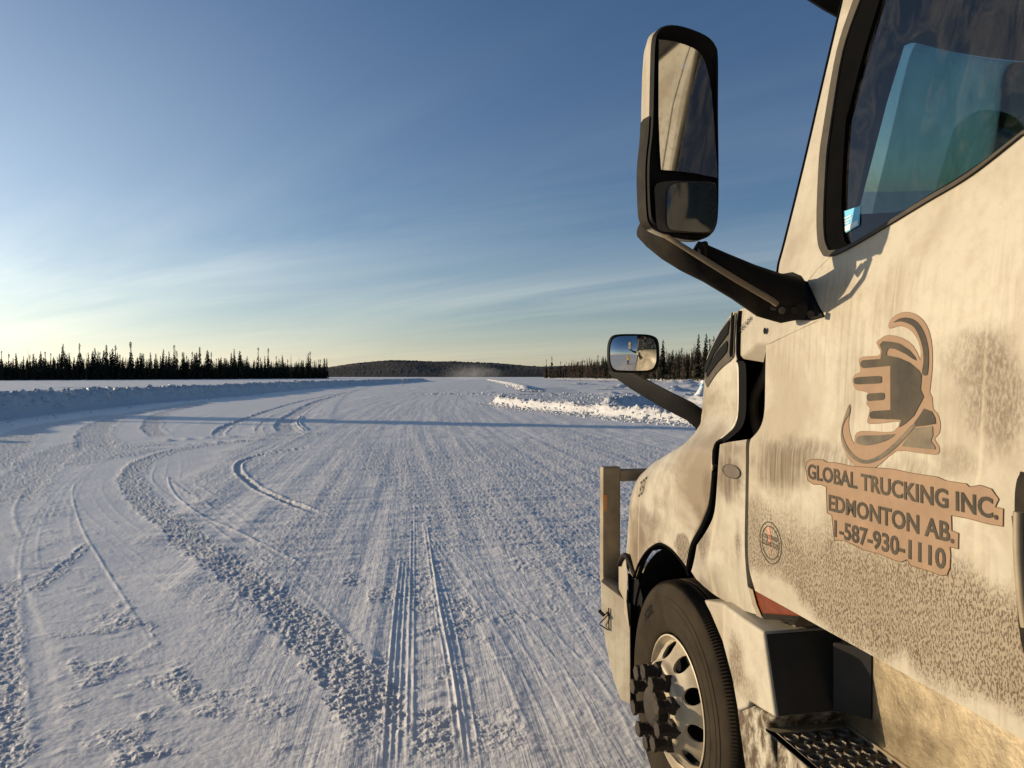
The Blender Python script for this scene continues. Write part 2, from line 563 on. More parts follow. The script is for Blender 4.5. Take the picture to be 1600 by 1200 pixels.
M['ink'] = plain('dark_grey_decal', (0.036, 0.033, 0.026), 0.7, spec=0.15, var=0.25, dust=0.6, dustcol=(0.115, 0.09, 0.06), scale=14)
M['ink_dusty'] = plain('dirt_veiled_grey_decal', (0.085, 0.078, 0.062), 0.7, spec=0.15, var=0.3, dust=0.8, dustcol=(0.22, 0.175, 0.115), scale=16)
M['badge'] = plain('oval_badge', (0.10, 0.075, 0.055), 0.5, spec=0.3)
M['red'] = plain('faded_red_decal', (0.45, 0.17, 0.09), 0.6, dust=0.5)
M['amber'] = plain('amber_lens', (0.15, 0.030, 0.006), 0.2, spec=0.6, dust=0.4, dustcol=(0.12, 0.05, 0.02), scale=40)
M['sticker'] = plain('blue_sticker', (0.12, 0.50, 0.72), 0.5, var=0.05)
M['sticker_white'] = plain('white_sticker', (0.62, 0.70, 0.72), 0.5, var=0.1)
M['glass'] = glass_mat('tinted_side_glass', (0.30, 0.45, 0.45), 0.015, 0.08)
M['wshield'] = glass_mat('windshield_glass', (0.55, 0.68, 0.66), 0.02, 0.30)
M['mirror'] = mirror_mat('dusty_mirror_glass', 0.2)
M['mirror_clean'] = mirror_mat('clean_mirror_glass', 0.06)
M['lens'] = plain('dark_convex_lens', (0.02, 0.03, 0.035), 0.08, spec=0.9, var=0.1)


# ------------------------------------------------------------------ noise on arrays
def vnoise(x, y, seed=0):
    x = np.asarray(x, np.float64)
    y = np.asarray(y, np.float64)
    ix = np.floor(x).astype(np.int64)
    iy = np.floor(y).astype(np.int64)
    fx = (x - ix).astype(np.float32)
    fy = (y - iy).astype(np.float32)
    ux = fx * fx * fx * (fx * (fx * 6 - 15) + 10)
    uy = fy * fy * fy * (fy * (fy * 6 - 15) + 10)

    def g(dx, dy):
        h = ((ix + dx) * 374761393 + (iy + dy) * 668265263 + seed * 974634777) & 0xffffffff
        h = ((h ^ (h >> 13)) * 1274126177) & 0xffffffff
        h = (h ^ (h >> 16)) & 0xffff
        a = h.astype(np.float32) * (2 * np.pi / 65536.0)
        return np.cos(a) * (fx - dx) + np.sin(a) * (fy - dy)
    a = g(0, 0) * (1 - ux) + g(1, 0) * ux
    b = g(0, 1) * (1 - ux) + g(1, 1) * ux
    return (a * (1 - uy) + b * uy) * 1.5


def fbm(x, y, seed=0, octv=3, gain=0.5, lac=2.1):
    s = 0
    a = 1.0
    for k in range(octv):
        s = s + a * vnoise(x, y, seed + 17 * k)
        x = x * lac
        y = y * lac
        a *= gain
    return s


def poly_dist(x, y, P):
    """distance to a polyline, the side (sign), arc length and position along it 0..1"""
    best = np.full(x.shape, 1e9, np.float32)
    sgn = np.ones(x.shape, np.float32)
    arc = np.zeros(x.shape, np.float32)
    s0 = 0.0
    for (ax, ay), (bx, by) in zip(P[:-1], P[1:]):
        dx, dy = bx - ax, by - ay
        L2 = dx * dx + dy * dy + 1e-12
        L = math.sqrt(L2)
        t = np.clip(((x - ax) * dx + (y - ay) * dy) / L2, 0, 1)
        qx = x - (ax + t * dx)
        qy = y - (ay + t * dy)
        d = np.sqrt(qx * qx + qy * qy)
        cr = dx * qy - dy * qx
        m = d < best
        best[m] = d[m]
        sgn[m] = np.sign(cr[m])
        arc[m] = (s0 + t * L)[m]
        s0 += L
    return best, sgn, arc, arc / max(s0, 1e-6)


def inside(x, y, P):
    r = np.zeros(x.shape, bool)
    n = len(P)
    for i in range(n):
        ax, ay = P[i]
        bx, by = P[(i + 1) % n]
        c = ((ay > y) != (by > y)) & (x < (bx - ax) * (y - ay) / (by - ay + 1e-12) + ax)
        r ^= c
    return r


def gpath(px, n=5):
    g = [onZ(a, b) for a, b in px]
    return [(p.x, p.y) for p in catmull([Vector((p.x, p.y, 0)) for p in g], n)]


def sstep(a, b, v):
    t = np.clip((v - a) / (b - a), 0, 1)
    return t * t * (3 - 2 * t)


# ------------------------------------------------------------------ snow ground
def snow_mat(name, lane=True):
    m, nt, b = new_mat(name)
    geo = nd(nt, 'ShaderNodeNewGeometry')
    pos = geo.outputs['Position']
    n_big = noise_n(nt, pos, 0.35, 4, 0.6)
    col = mixc(nt, n_big, (0.70, 0.685, 0.665), (0.78, 0.76, 0.735))
    at = nd(nt, 'ShaderNodeAttribute', attribute_name='rough')
    rg = at.outputs['Fac']
    col = mixc(nt, math_n(nt, 'MULTIPLY', rg, 0.6, True), col, (0.47, 0.47, 0.475))  # churned snow toned darker: self-shadow of its lumps put into the colour
    if not lane:
        col = mixc(nt, 1.0, col, (0.98, 0.99, 1.0), 'MULTIPLY')
    nt.links.new(col, b.inputs['Base Color'])
    b.inputs['Roughness'].default_value = 0.48
    b.inputs['Specular IOR Level'].default_value = 0.3
    h = math_n(nt, 'ADD', math_n(nt, 'MULTIPLY', noise_n(nt, pos, 55, 4, 0.6), 0.5), noise_n(nt, pos, 14, 4, 0.6))
    h = math_n(nt, 'MULTIPLY', h, math_n(nt, 'ADD', 0.28, math_n(nt, 'MULTIPLY', rg, 1.5)))
    if lane:
        la = nd(nt, 'ShaderNodeAttribute', attribute_name='lane')
        ln = noise_n(nt, mapping(nt, la.outputs['Vector'], scale=(5.0, 0.16, 1)), 1.0, 5, 0.65)
        tr = noise_n(nt, mapping(nt, la.outputs['Vector'], scale=(1.0, 4.0, 1)), 1.0, 3, 0.6)
        k = nd(nt, 'ShaderNodeSeparateXYZ')
        nt.links.new(la.outputs['Vector'], k.inputs[0])
        h = math_n(nt, 'ADD', h, math_n(nt, 'MULTIPLY', math_n(nt, 'ADD', math_n(nt, 'MULTIPLY', ln, 1.5), math_n(nt, 'MULTIPLY', tr, 0.9)), k.outputs[2]))
    bp = nd(nt, 'ShaderNodeBump')
    bp.inputs['Strength'].default_value = 0.42
    bp.inputs['Distance'].default_value = 0.03
    nt.links.new(h, bp.inputs['Height'])
    nt.links.new(bp.outputs[0], b.inputs['Normal'])
    return m


M['snow'] = snow_mat('packed_snow')
M['bank'] = snow_mat('ploughed_snow', False)

ROAD = gpath([(655, 1600), (652, 1200), (652, 900), (648, 760), (640, 690), (645, 655), (668, 625), (705, 606), (738, 597), (748, 593), (752, 590.5)], 6)
ROAD = [(ROAD[0][0] - 0.2, -30.0)] + ROAD


def ground_height(x, y):
    r = np.sqrt(x * x + y * y)
    H = np.zeros(x.shape, np.float32)
    rough = np.zeros(x.shape, np.float32)
    near = np.clip(14.0 / np.maximum(r, 1), 0, 1)
    d, sg, arc, _ = poly_dist(x, y, ROAD)
    u = d * -sg                                     # + to the right
    s = arc
    # where traffic runs
    wl = np.interp(s, [0, 33, 36, 40, 48, 60, 200], [0.7, 0.7, 1.6, 3.2, 4.2, 5.5, 5.5])
    wr = np.interp(s, [0, 34, 40, 50, 60, 80, 200], [4.5, 4.5, 9.0, 14.0, 7.0, 6.0, 6.0])
    jag = 0.35 * vnoise(s * 0.9, s * 0 + 3.3, 5)
    road = sstep(-wl - 0.35, -wl + 0.25, u + jag) * (1 - sstep(wr - 0.5, wr + 0.6, u))
    road = np.where(r < 420, road, 0)
    lane_amt = road * np.clip(1.15 - r / 500, 0.2, 1)
    H += road * (0.009 * fbm(u * 1.5, s * 0.06, 3, 2) + 0.004 * vnoise(u * 5, s * 0.12, 9))
    mid = sstep(5.0, 9.0, r)
    wash = road * mid * np.clip(30 / np.maximum(r, 1), 0, 1)
    H += wash * 0.011 * fbm(u * 1.3, s * 4.2, 21, 2)
    H += wash * 0.008 * np.maximum(0, vnoise(u * 2.2, s * 6.5, 33))
    rough += road * 0.42 * (0.55 + 0.9 * vnoise(u * 1.1, s * 0.05, 44)) * sstep(4.0, 8.0, r)
    # everywhere: drift, crust grain, footprints of wind
    H += 0.012 * vnoise(x * 0.45, y * 0.45, 1) + 0.004 * vnoise(x * 2.3, y * 2.3, 2)
    H += near * (0.0012 * fbm(x * 11, y * 11, 6, 2) + 0.0010 * vnoise(x * 34, y * 34, 8))
    lump = np.maximum(0, vnoise(x * 6.5, y * 6.5, 12) - 0.38)
    H += near * 0.010 * lump
    # wind sculpted lake away from the road
    far = sstep(35, 90, r) * (1 - road)
    H += far * (0.10 * fbm(x * 0.05, y * 0.11, 60, 3) + 0.05 * vnoise(x * 0.3, y * 0.5, 61))

    def near_box(P, pad):
        px = [p[0] for p in P]
        py = [p[1] for p in P]
        return (x > min(px) - pad) & (x < max(px) + pad) & (y > min(py) - pad) & (y < max(py) + pad)

    def band(px, width, rgh=0.0, dig=0.0, rim=0.0, n=5, w2=None, jagged=0.25, ends=0.10):
        P = gpath(px, n)
        m = near_box(P, 1.5 + width)
        if not m.any():
            return
        xx, yy = x[m], y[m]
        dd, ss, aa, tt = poly_dist(xx, yy, P)
        ww = width if w2 is None else width + (w2 - width) * tt
        ww = ww * (1 + jagged * vnoise(aa * 3.1, ss * 7.7, 71))
        e = sstep(0, ends, tt) * sstep(0, ends, 1 - tt)
        fr = dd + 0.16 * ww * fbm(xx * 5, yy * 5, 72, 3, 0.7)
        k = (1 - sstep(ww * 0.34, ww * 0.60, fr)) * e
        if rgh < 0.7:
            k = k * sstep(-0.25, 0.25, fbm(xx * 1.7, yy * 1.7, 73, 3, 0.6))
        ed = np.exp(-((dd - ww * 0.5) / np.maximum(0.03, ww * 0.10)) ** 2) * e
        H[m] += -dig * k + rim * ed
        if rgh:
            rough[m] = np.maximum(rough[m], rgh * k)

    def line(px, width, hgt, n=5, side=0):
        P = gpath(px, n)
        m = near_box(P, 0.6 + width)
        if not m.any():
            return
        dd, ss, aa, tt = poly_dist(x[m], y[m], P)
        sd = dd * ss
        e = sstep(0, 0.08, tt) * sstep(0, 0.3, 1 - tt) * (0.75 + 0.5 * vnoise(aa * 4, aa * 0, 77))
        if side == 0:
            H[m] += hgt * np.exp(-(sd / width) ** 2) * e
        else:                                        # a step: one side a little lower
            H[m] += 0.15 * hgt * np.tanh(side * sd / width) * np.exp(-(sd / (width * 9)) ** 2) * e

    def area(px, rgh, soft=0.3, patchy=False):
        P = [(p.x, p.y) for p in (onZ(a, b) for a, b in px)]
        m = near_box(P, 0.1)
        if not m.any():
            return
        xx, yy = x[m], y[m]
        ins = inside(xx, yy, P)
        dd, _, _, _ = poly_dist(xx, yy, P + [P[0]])
        dd = dd * np.where(ins, 1, -1) + soft * vnoise(xx * 2.2, yy * 2.2, 81)
        k = sstep(0, soft, dd)
        if patchy:
            k = k * sstep(-0.12, 0.38, fbm(xx * 1.3, yy * 1.3, 83, 4, 0.6))
        rough[m] = np.maximum(rough[m], rgh * k)

    # the wide crushed wheel track sweeping from the bottom of the picture round to the junction
    band([(612, 1190), (598, 1130), (545, 1058), (478, 985), (405, 920), (338, 872), (276, 822), (230, 787), (206, 757), (207, 736), (236, 715), (300, 699), (390, 689), (530, 679)], 0.42, 0.95, 0.006, 0.003, 6, ends=0.03)
    line([(188, 752), (200, 728), (245, 708), (310, 694), (400, 684), (526, 675)], 0.05, 0.012)
    line([(600, 1080), (540, 990), (470, 920), (380, 855), (300, 800), (246, 760), (238, 738), (262, 720), (330, 705)], 0.02, 0.004)
    # short sharp curve
    band([(510, 808), (470, 793), (430, 777), (395, 757), (374, 738), (377, 722), (415, 709), (500, 697)], 0.15, 0.9, 0.022, 0.018, 6, jagged=0.1)
    # tracks further left
    line([(118, 752), (113, 775), (130, 830), (160, 880), (200, 945), (240, 1015), (270, 1080)], 0.015, 0.007)
    line([(12, 862), (30, 895), (50, 945), (72, 1005), (88, 1080), (92, 1140), (90, 1230)], 0.02, 0.02, side=1)
    line([(40, 760), (22, 800), (40, 850)], 0.03, 0.008)
    band([(140, 848), (95, 888), (45, 928)], 0.12, 0.8, 0.004, 0.003)
    band([(10, 900), (6, 1000), (8, 1100), (4, 1250)], 0.22, 0.75, 0.008, 0.004)
    area([(90, 1010), (150, 930), (250, 985), (310, 1120), (290, 1240), (80, 1240)], 0.85, 0.5, True)
    area([(310, 990), (430, 1010), (560, 1140), (570, 1240), (300, 1240)], 0.45, 0.5, True)
    area([(0, 800), (110, 760), (180, 880), (140, 980), (0, 930)], 0.4, 0.5, True)
    area([(560, 800), (650, 760), (940, 800), (950, 1000), (760, 1000)], 0.55, 0.6, True)
    band([(120, 980), (165, 1040), (205, 1110), (235, 1200)], 0.35, 0.55, 0.0, 0.0, jagged=0.6)
    band([(190, 935), (230, 1000), (270, 1060), (300, 1110)], 0.18, 0.6, 0.0, 0.0, jagged=0.7)
    
    band([(300, 1120), (360, 1090), (420, 1080)], 0.35, 0.4, 0.0, 0.0, jagged=0.7)
    band([(510, 862), (540, 885), (575, 912), (610, 945)], 0.34, 0.66, 0.002, 0.0, jagged=0.6)
    band([(285, 755), (320, 775), (352, 795)], 0.30, 0.5, 0.0, 0.006)
    line([(262, 742), (268, 765), (305, 800), (380, 835), (450, 870), (520, 905)], 0.02, 0.012)
    # loop of tracks at upper left, turning off behind the bank
    band([(-40, 740), (0, 712), (47, 671), (102, 660), (180, 647)], 1.1, 1.0, 0.012, 0.008, ends=0.05)
    band([(158, 706), (148, 690), (150, 672), (181, 653), (240, 640), (330, 627)], 1.0, 1.0, 0.02, 0.01, ends=0.05)
    band([(256, 684), (237, 668), (246, 650), (275, 640), (330, 629)], 0.7, 1.1, 0.02, 0.01, ends=0.06)
    band([(347, 687), (344, 673), (378, 657), (449, 633), (512, 618), (570, 608)], 0.42, 1.0, 0.03, 0.02, ends=0.05)
    band([(455, 679), (445, 662), (465, 645), (504, 625), (545, 613)], 0.75, 1.1, 0.03, 0.015, ends=0.05)
    band([(480, 674), (466, 662), (472, 650)], 0.12, 0.0, 0.0, 0.035, ends=0.1)
    band([(30, 712), (120, 704), (200, 698), (275, 692)], 1.0, 0.9, 0.0, 0.0, ends=0.1, jagged=0.5)
    band([(180, 715), (210, 708), (250, 700)], 0.5, 0.8, 0.0, 0.0, jagged=0.5)
    rq = random.Random(77)
    for k in range(6):
        g = 22 * k + rq.uniform(-9, 9)
        line([(395 + g, 678 + rq.uniform(-3, 3)), (396 + 0.9 * g, 660), (430 + 0.8 * g, 638 - 0.08 * g), (480 + 0.7 * g, 622 - 0.07 * g)][rq.randint(0, 1):], rq.uniform(0.04, 0.12), rq.uniform(0.002, 0.008))
    for k in range(4):
        g = 30 * k + rq.uniform(-12, 12)
        line([(282 + g, 684), (284 + 0.9 * g, 668), (330 + 0.8 * g, 645 - 0.05 * g), (400 + 0.7 * g, 628 - 0.05 * g)][rq.randint(0, 1):], rq.uniform(0.05, 0.15), rq.uniform(0.002, 0.007))
    band([(200, 700), (150, 690), (110, 700), (40, 745), (0, 800)], 0.9, 0.7, 0.01, 0.006)
    band([(420, 690), (405, 668), (440, 645), (505, 626), (560, 610)], 0.25, 0.7, 0.01, 0.01)
    line([(524, 678), (519, 662), (522, 645), (531, 628), (552, 612), (590, 602)], 0.10, 0.08, side=1)
    line([(195, 692), (270, 688), (340, 683), (430, 679), (525, 677)], 0.08, 0.06)
    band([(330, 686), (400, 682), (470, 679), (525, 677)], 0.5, 0.75, 0.0, 0.0, ends=0.03)
    line([(240, 700), (330, 692), (430, 686), (560, 682), (800, 684), (1100, 690)], 0.07, 0.045)
    line([(530, 668), (700, 672), (900, 682), (1100, 690)], 0.10, 0.03)
    area([(0, 745), (60, 712), (130, 700), (235, 690), (212, 712), (120, 730), (40, 775), (0, 790)], 0.6, 0.4)
    area([(0, 800), (30, 780), (60, 800), (45, 850), (0, 860)], 0.35, 0.3)
    # loose snow pushed off the right road edge, between the two windrows
    area([(768, 622), (812, 613), (845, 606), (885, 605), (905, 611), (960, 622), (1080, 632), (1100, 640), (1000, 642), (870, 632)], 1.0, 1.0)
    # rough ground in front of the truck
    area([(498, 699), (540, 690), (900, 690), (1080, 700), (990, 900), (960, 1000), (820, 900), (700, 850), (610, 800), (560, 745)], 0.5, 0.6)
    # sets of fine grooves left by turning wheels, following the big sweep
    base = [(470, 985), (400, 925), (330, 875), (270, 826), (224, 790), (200, 757), (202, 735), (236, 713), (310, 697), (420, 686)]
    rl = random.Random(12)
    for k in range(7):
        g = 16 + 12 * k + rl.uniform(-5, 5)
        line([(a + g * (0.9 if i < 6 else 0.5), b - g * (0.55 if i < 4 else 0.05) + (g * 0.18 if i > 6 else 0)) for i, (a, b) in enumerate(base[rl.randint(0, 4):rl.randint(8, 10)])], rl.uniform(0.012, 0.03), rl.uniform(0.001, 0.0045))
    for k in range(5):
        g = 14 + 22 * k + rl.uniform(-6, 6)
        line([(a - g * (1.0 if i < 6 else 0.5), b + g * 0.25) for i, (a, b) in enumerate(base[1 + rl.randint(0, 2):rl.randint(6, 9)])], rl.uniform(0.014, 0.03), rl.uniform(0.001, 0.003))
    for k in range(7):
        q = 15 * k + rl.uniform(-6, 6)
        line([(20 + 1.1 * q + rl.uniform(-8, 8), 960 - 0.9 * q), (24 + 0.9 * q, 860 - 0.6 * q), (60 + 0.9 * q, 790 - 0.6 * q), (120 + q, 735 - 0.4 * q), (200 + 1.2 * q, 700 - 0.3 * q)][rl.randint(0, 1):], rl.uniform(0.015, 0.04), rl.uniform(0.001, 0.004))
    # tread prints converging ahead of the camera
    for (x0, x1, hh) in ((596, 628, 0.014), (608, 633, 0.012), (620, 638, 0.011), (634, 643, 0.010), (645, 648, 0.008),
                         (730, 664, 0.018), (740, 668, 0.010), (718, 660, 0.008), (755, 674, 0.008)):
        line([(x0, 1215), (x0 + (x1 - x0) * 0.35, 1050), (x0 + (x1 - x0) * 0.7, 930), (x1, 800 + 55 * ((x0 * 7) % 3 - 1))], 0.008, hh * 0.50)
    for (x0, x1) in ((800, 690), (830, 700), (862, 712), (905, 730), (950, 742)):
        line([(x0 + 60, 1215), (x0, 1080), (x0 - (x0 - x1) * 0.5, 970), (x1, 880), (650, 800)], 0.012, 0.0025)
    band([(680, 1215), (676, 1090), (668, 980), (655, 880)], 0.24, 0.65, 0.005, 0.003, jagged=0.3)
    band([(790, 1215), (765, 1090), (735, 990), (700, 900), (672, 830)], 0.30, 0.6, 0.003, 0.002, jagged=0.5)
    band([(565, 1215), (585, 1100), (604, 960), (618, 860)], 0.10, 0.40, 0.003, 0.002)
    rough = np.clip(rough, 0, 1.2)
    nr = np.clip(20.0 / np.maximum(r, 1), 0.35, 1)
    ch = fbm(x * 18, y * 18, 90, 3, 0.6) + 0.5 * np.abs(vnoise(x * 40, y * 40, 93))
    H += rough * nr * (0.0095 * ch)
    nrow = np.clip(np.sin(s * 34 + 2.5 * vnoise(s * 2, u * 3, 97)), -0.3, 1)
    b1 = np.exp(-((u - 0.12) / 0.16) ** 2) * (1 - sstep(9, 13, r)) * sstep(0.5, 3, r)
    H += b1 * 0.006 * nrow * (0.6 + 0.8 * vnoise(x * 5, y * 5, 99))
    return H, rough, u, s, lane_amt


def build_ground():
    c = math.pi / 2 - YAW                            # heading of the camera, counter-clockwise from +X
    fine = np.linspace(R(-37), R(41), 1420)
    coarse = np.concatenate([np.linspace(R(41), R(323), 150)[1:-1]])
    az = np.concatenate([c - fine, c - coarse])
    dy = np.concatenate([np.arange(430, 40, -0.75), 40 * 0.982 ** np.arange(0, 290)])
    rr = CAM_H * 768 / dy
    rr = np.concatenate([[0.15, 0.5, 1.0, 1.6, 2.2, 2.7], rr[rr > 3.0], [rr.max() * 1.6, 30000.0]])
    nr_, na = len(rr), len(az)
    Rr, A = np.meshgrid(rr, az, indexing='ij')
    x = (Rr * np.cos(A)).ravel()
    y = (Rr * np.sin(A)).ravel()
    H, rough, u, s, la = ground_height(x.astype(np.float32), y.astype(np.float32))
    co = np.stack([x, y, H], 1).astype(np.float32)
    co = np.vstack([co, [[0, 0, 0]]]).astype(np.float32)
    i = np.arange(nr_ - 1)[:, None] * na
    j = np.arange(na)[None, :]
    j2 = (j + 1) % na
    quads = np.stack([i + j, i + na + j, i + na + j2, i + j2], -1).reshape(-1, 4)
    quads = quads[:, ::-1]
    ctr = len(co) - 1
    tri = np.stack([np.full(na, ctr), j2.ravel(), j.ravel()], 1)
    me = bpy.data.meshes.new('snow_ground')
    nq, ntri = len(quads), len(tri)
    me.vertices.add(len(co))
    me.vertices.foreach_set('co', co.ravel())
    me.loops.add(nq * 4 + ntri * 3)
    me.loops.foreach_set('vertex_index', np.concatenate([quads.ravel(), tri.ravel()]).astype(np.int32))
    me.polygons.add(nq + ntri)
    me.polygons.foreach_set('loop_start', np.concatenate([np.arange(nq) * 4, nq * 4 + np.arange(ntri) * 3]).astype(np.int32))
    me.polygons.foreach_set('use_smooth', np.ones(nq + ntri, bool))
    me.update(calc_edges=True)
    me.validate()
    a = me.attributes.new('rough', 'FLOAT', 'POINT')
    a.data.foreach_set('value', np.append(rough, 0).astype(np.float32))
    a = me.attributes.new('lane', 'FLOAT_VECTOR', 'POINT')
    a.data.foreach_set('vector', np.vstack([np.stack([u, s, la], 1), [[0, 0, 0]]]).astype(np.float32).ravel())
    o = link_mesh('snow_ground', me, M['snow'])
    tag(o, kind='structure')
    if me.polygons[len(me.polygons) // 2].normal.z < 0:
        me.flip_normals()
    return o


build_ground()


def snow_bank(px, width, height, side, blocky=1.0, taper=(0.02, 0.02), seed=0, flat=0.5, shift=0.0):
    """a ploughed windrow: toe of the bank on the road given, bank rises to one side of it"""
    P = [Vector((a, b, 0)) + Vector((SUN_DIR.x, SUN_DIR.y, 0)).normalized() * shift for a, b in gpath(px, 8)]
    # resample finer near the camera
    pts = [P[0].copy()]
    for a, b in zip(P[:-1], P[1:]):
        L = (b - a).length
        q = 0.0
        while q < L:
            p = a + (b - a) * (q / L)
            step = max(0.045, (p.length) * 0.0035)
            if (p - pts[-1]).length >= step:
                pts.append(p)
            q += step * 0.5
    n = len(pts)
    pt = np.array([(p.x, p.y) for p in pts])
    tg = np.gradient(pt, axis=0)
    k = 9
    tg = np.stack([np.convolve(np.pad(tg[:, c], k // 2, 'edge'), np.ones(k) / k, 'valid') for c in range(2)], 1)
    tg /= np.linalg.norm(tg, axis=1)[:, None] + 1e-9
    nm = np.stack([tg[:, 1], -tg[:, 0]], 1) * side
    arc = np.concatenate([[0], np.cumsum(np.linalg.norm(np.diff(pt, axis=0), axis=1))])
    tt = arc / arc[-1]
    nv = 64
    v = np.linspace(-0.06, 1.0, nv)
    env = sstep(0, taper[0], tt) * sstep(0, taper[1], 1 - tt)
    V, T = np.meshgrid(v, env)
    W = width * (0.9 + 0.25 * vnoise(arc * 0.25, arc * 0, 50 + seed))[:, None]
    X = pt[:, 0][:, None] + nm[:, 0][:, None] * V * W
    Y = pt[:, 1][:, None] + nm[:, 1][:, None] * V * W
    prof = sstep(0, flat, V) * (1 - sstep(flat + 0.1, 1.0, V))
    hh = height * (0.88 + 0.22 * vnoise(arc * 0.4, arc * 0 + 7, 51 + seed))[:, None] * T
    Z = hh * prof
    A2 = np.broadcast_to(arc[:, None], X.shape)
    ch = 0.30 * fbm(X * 2.1, Y * 2.1, 52 + seed, 3, 0.75) + 0.35 * np.abs(vnoise(X * 5.2, Y * 5.2, 55 + seed)) + 0.2 * vnoise(X * 11, Y * 11, 57 + seed)
    cell = vnoise(np.floor(X * 3.3 + 0.6 * vnoise(X * 4, Y * 4, 3)) * 0.73, np.floor(Y * 3.3) * 0.71, 58 + seed)
    amp = blocky * 0.30 * height * (0.25 + prof) * T * (V > -0.03)
    Z = Z + amp * (ch * 0.8 + 0.45 * cell + 0.35 * np.abs(vnoise(X * 8.3, Y * 8.3, 66 + seed))) + 0.02
    Z[:, 0] = -0.1
    Z[:, -1] = -0.1
    co = np.stack([X, Y, Z], -1).reshape(-1, 3).astype(np.float32)
    i = np.arange(n - 1)[:, None] * nv
    j = np.arange(nv - 1)[None, :]
    q = np.stack([i + j, i + j + 1, i + nv + j + 1, i + nv + j], -1).reshape(-1, 4)
    if side < 0:
        q = q[:, ::-1]
    me = bpy.data.meshes.new('snow_bank')
    me.from_pydata(co.tolist(), [], q.tolist())
    smooth(me)
    a = me.attributes.new('rough', 'FLOAT', 'POINT')
    a.data.foreach_set('value', np.full(len(co), 0.8, np.float32))
    o = link_mesh('snow_bank', me, M['bank'])
    bm = bmesh.new()
    bm.from_mesh(me)
    bmesh.ops.recalc_face_normals(bm, faces=bm.faces)
    if sum(f.normal.z for f in bm.faces) < 0:
        bmesh.ops.reverse_faces(bm, faces=bm.faces)
    bm.to_mesh(me)
    bm.free()
    tag(o, kind='structure')
    return o


LSH = 3.9
LB = [(-420, 830), (-160, 730), (0, 684), (100, 663), (200, 646), (300, 633), (400, 622), (470, 614), (545, 606), (620, 600.5), (690, 595)]
RB = [(1170, 668), (1090, 664), (1020, 659), (950, 652), (870, 644), (800, 637), (764, 630)]
BANKS = [snow_bank(LB, 4.4, 1.05, -1, 0.75, (0.01, 0.1), 1, 0.40, LSH)]
BANKS.append(snow_bank(RB, 2.4, 0.46, 1, 1.2, (0.02, 0.03), 2, 0.22))
BANKS.append(snow_bank([(812, 612), (806, 607), (790, 601), (770, 596), (758, 593.5)], 2.6, 0.5, 1, 1.1, (0.05, 0.1), 3, 0.4))
snow_bank([(1200, 640), (1100, 636), (1060, 634), (1020, 634), (985, 640)], 3.0, 0.55, 1, 1.3, (0.02, 0.1), 4, 0.45)


# loose lumps of ploughed snow lying on the banks and between them
def snow_chunks(spots, seed, base):
    rgc = random.Random(seed)
    bm = bmesh.new()
    bmesh.ops.create_icosphere(bm, subdivisions=1, radius=1.0)
    sv = np.array([tuple(v.co) for v in bm.verts])
    sf = [[v.index for v in f.verts] for f in bm.faces]
    bm.free()
    V, F = [], []
    rn = np.random.default_rng(seed)
    for (x, y, z, s) in spots:
        p = sv * (1 + 0.35 * rn.standard_normal((len(sv), 1)).clip(-1, 1)) * np.array([s * rgc.uniform(0.7, 1.3), s * rgc.uniform(0.7, 1.3), s * rgc.uniform(0.45, 0.9)])
        a = rgc.uniform(0, 6.28)
        c, n = math.cos(a), math.sin(a)
        p = p @ np.array([[c, n, 0], [-n, c, 0], [0, 0, 1]]) + np.array([x, y, z])
        i = len(V)
        V += p.tolist()
        F += [[i + k for k in q] for q in sf]
    me = bpy.data.meshes.new('snow_chunks')
    me.from_pydata(V, [], F)
    o = link_mesh('snow_chunks', me, M['bank'])
    a = me.attributes.new('rough', 'FLOAT', 'POINT')
    a.data.foreach_set('value', np.full(len(V), 0.5, np.float32))
    return tag(o, 'loose lumps of ploughed snow strewn over the banks beside the road', 'snow', None, 'stuff')


def drop(trees, x, y):
    best = -1.0
    for t in trees:
        h = t.ray_cast(Vector((x, y, 10)), Vector((0, 0, -1)))
        if h[0] is not None:
            best = max(best, h[0].z)
    return best


def chunk_spots(px, width, side, n, s0, s1, trees, seed, lo=-0.25, hi=1.2, shift=0.0):
    rgc = random.Random(seed)
    P = [Vector((a, b, 0)) + Vector((SUN_DIR.x, SUN_DIR.y, 0)).normalized() * shift for a, b in gpath(px, 6)]
    out = []
    for _ in range(n):
        k = rgc.randrange(len(P) - 1)
        a, b = P[k], P[k + 1]
        d = (b - a).normalized()
        nm = Vector((d.y, -d.x, 0)) * side
        p = a.lerp(b, rgc.random()) + nm * width * rgc.uniform(lo, hi)
        z = max(0.0, drop(trees, p.x, p.y))
        s = s0 + (s1 - s0) * rgc.random() ** 2.5
        out.append((p.x, p.y, z + s * 0.1, s))
    return out


def bvh_of(o):
    return BVHTree.FromPolygons([v.co.copy() for v in o.data.vertices], [list(p.vertices) for p in o.data.polygons])


BT = [bvh_of(o) for o in BANKS]
sp_ = chunk_spots(RB, 2.4, 1, 1500, 0.03, 0.13, BT, 1, -0.12, 1.0)
sp_ += chunk_spots(RB, 2.4, 1, 500, 0.03, 0.10, BT, 2, -0.45, 0.0)
sp_ += chunk_spots([(1090, 640), (1000, 632), (900, 622), (830, 617), (790, 618)], 5.0, 1, 1500, 0.04, 0.16, BT, 3, -0.6, 2.2)
sp_ += chunk_spots([(812, 612), (806, 607), (790, 601), (770, 596), (758, 593.5)], 2.6, 1, 400, 0.06, 0.25, BT, 4)
snow_chunks(sp_, 5, 0)
sp_ = chunk_spots(LB, 4.0, -1, 900, 0.05, 0.26, BT, 6, 0.15, 0.75, LSH)
sp_ += chunk_spots(LB, 4.0, -1, 250, 0.03, 0.10, BT, 7, -0.4, 0.1, LSH)
snow_chunks(sp_, 8, 0)


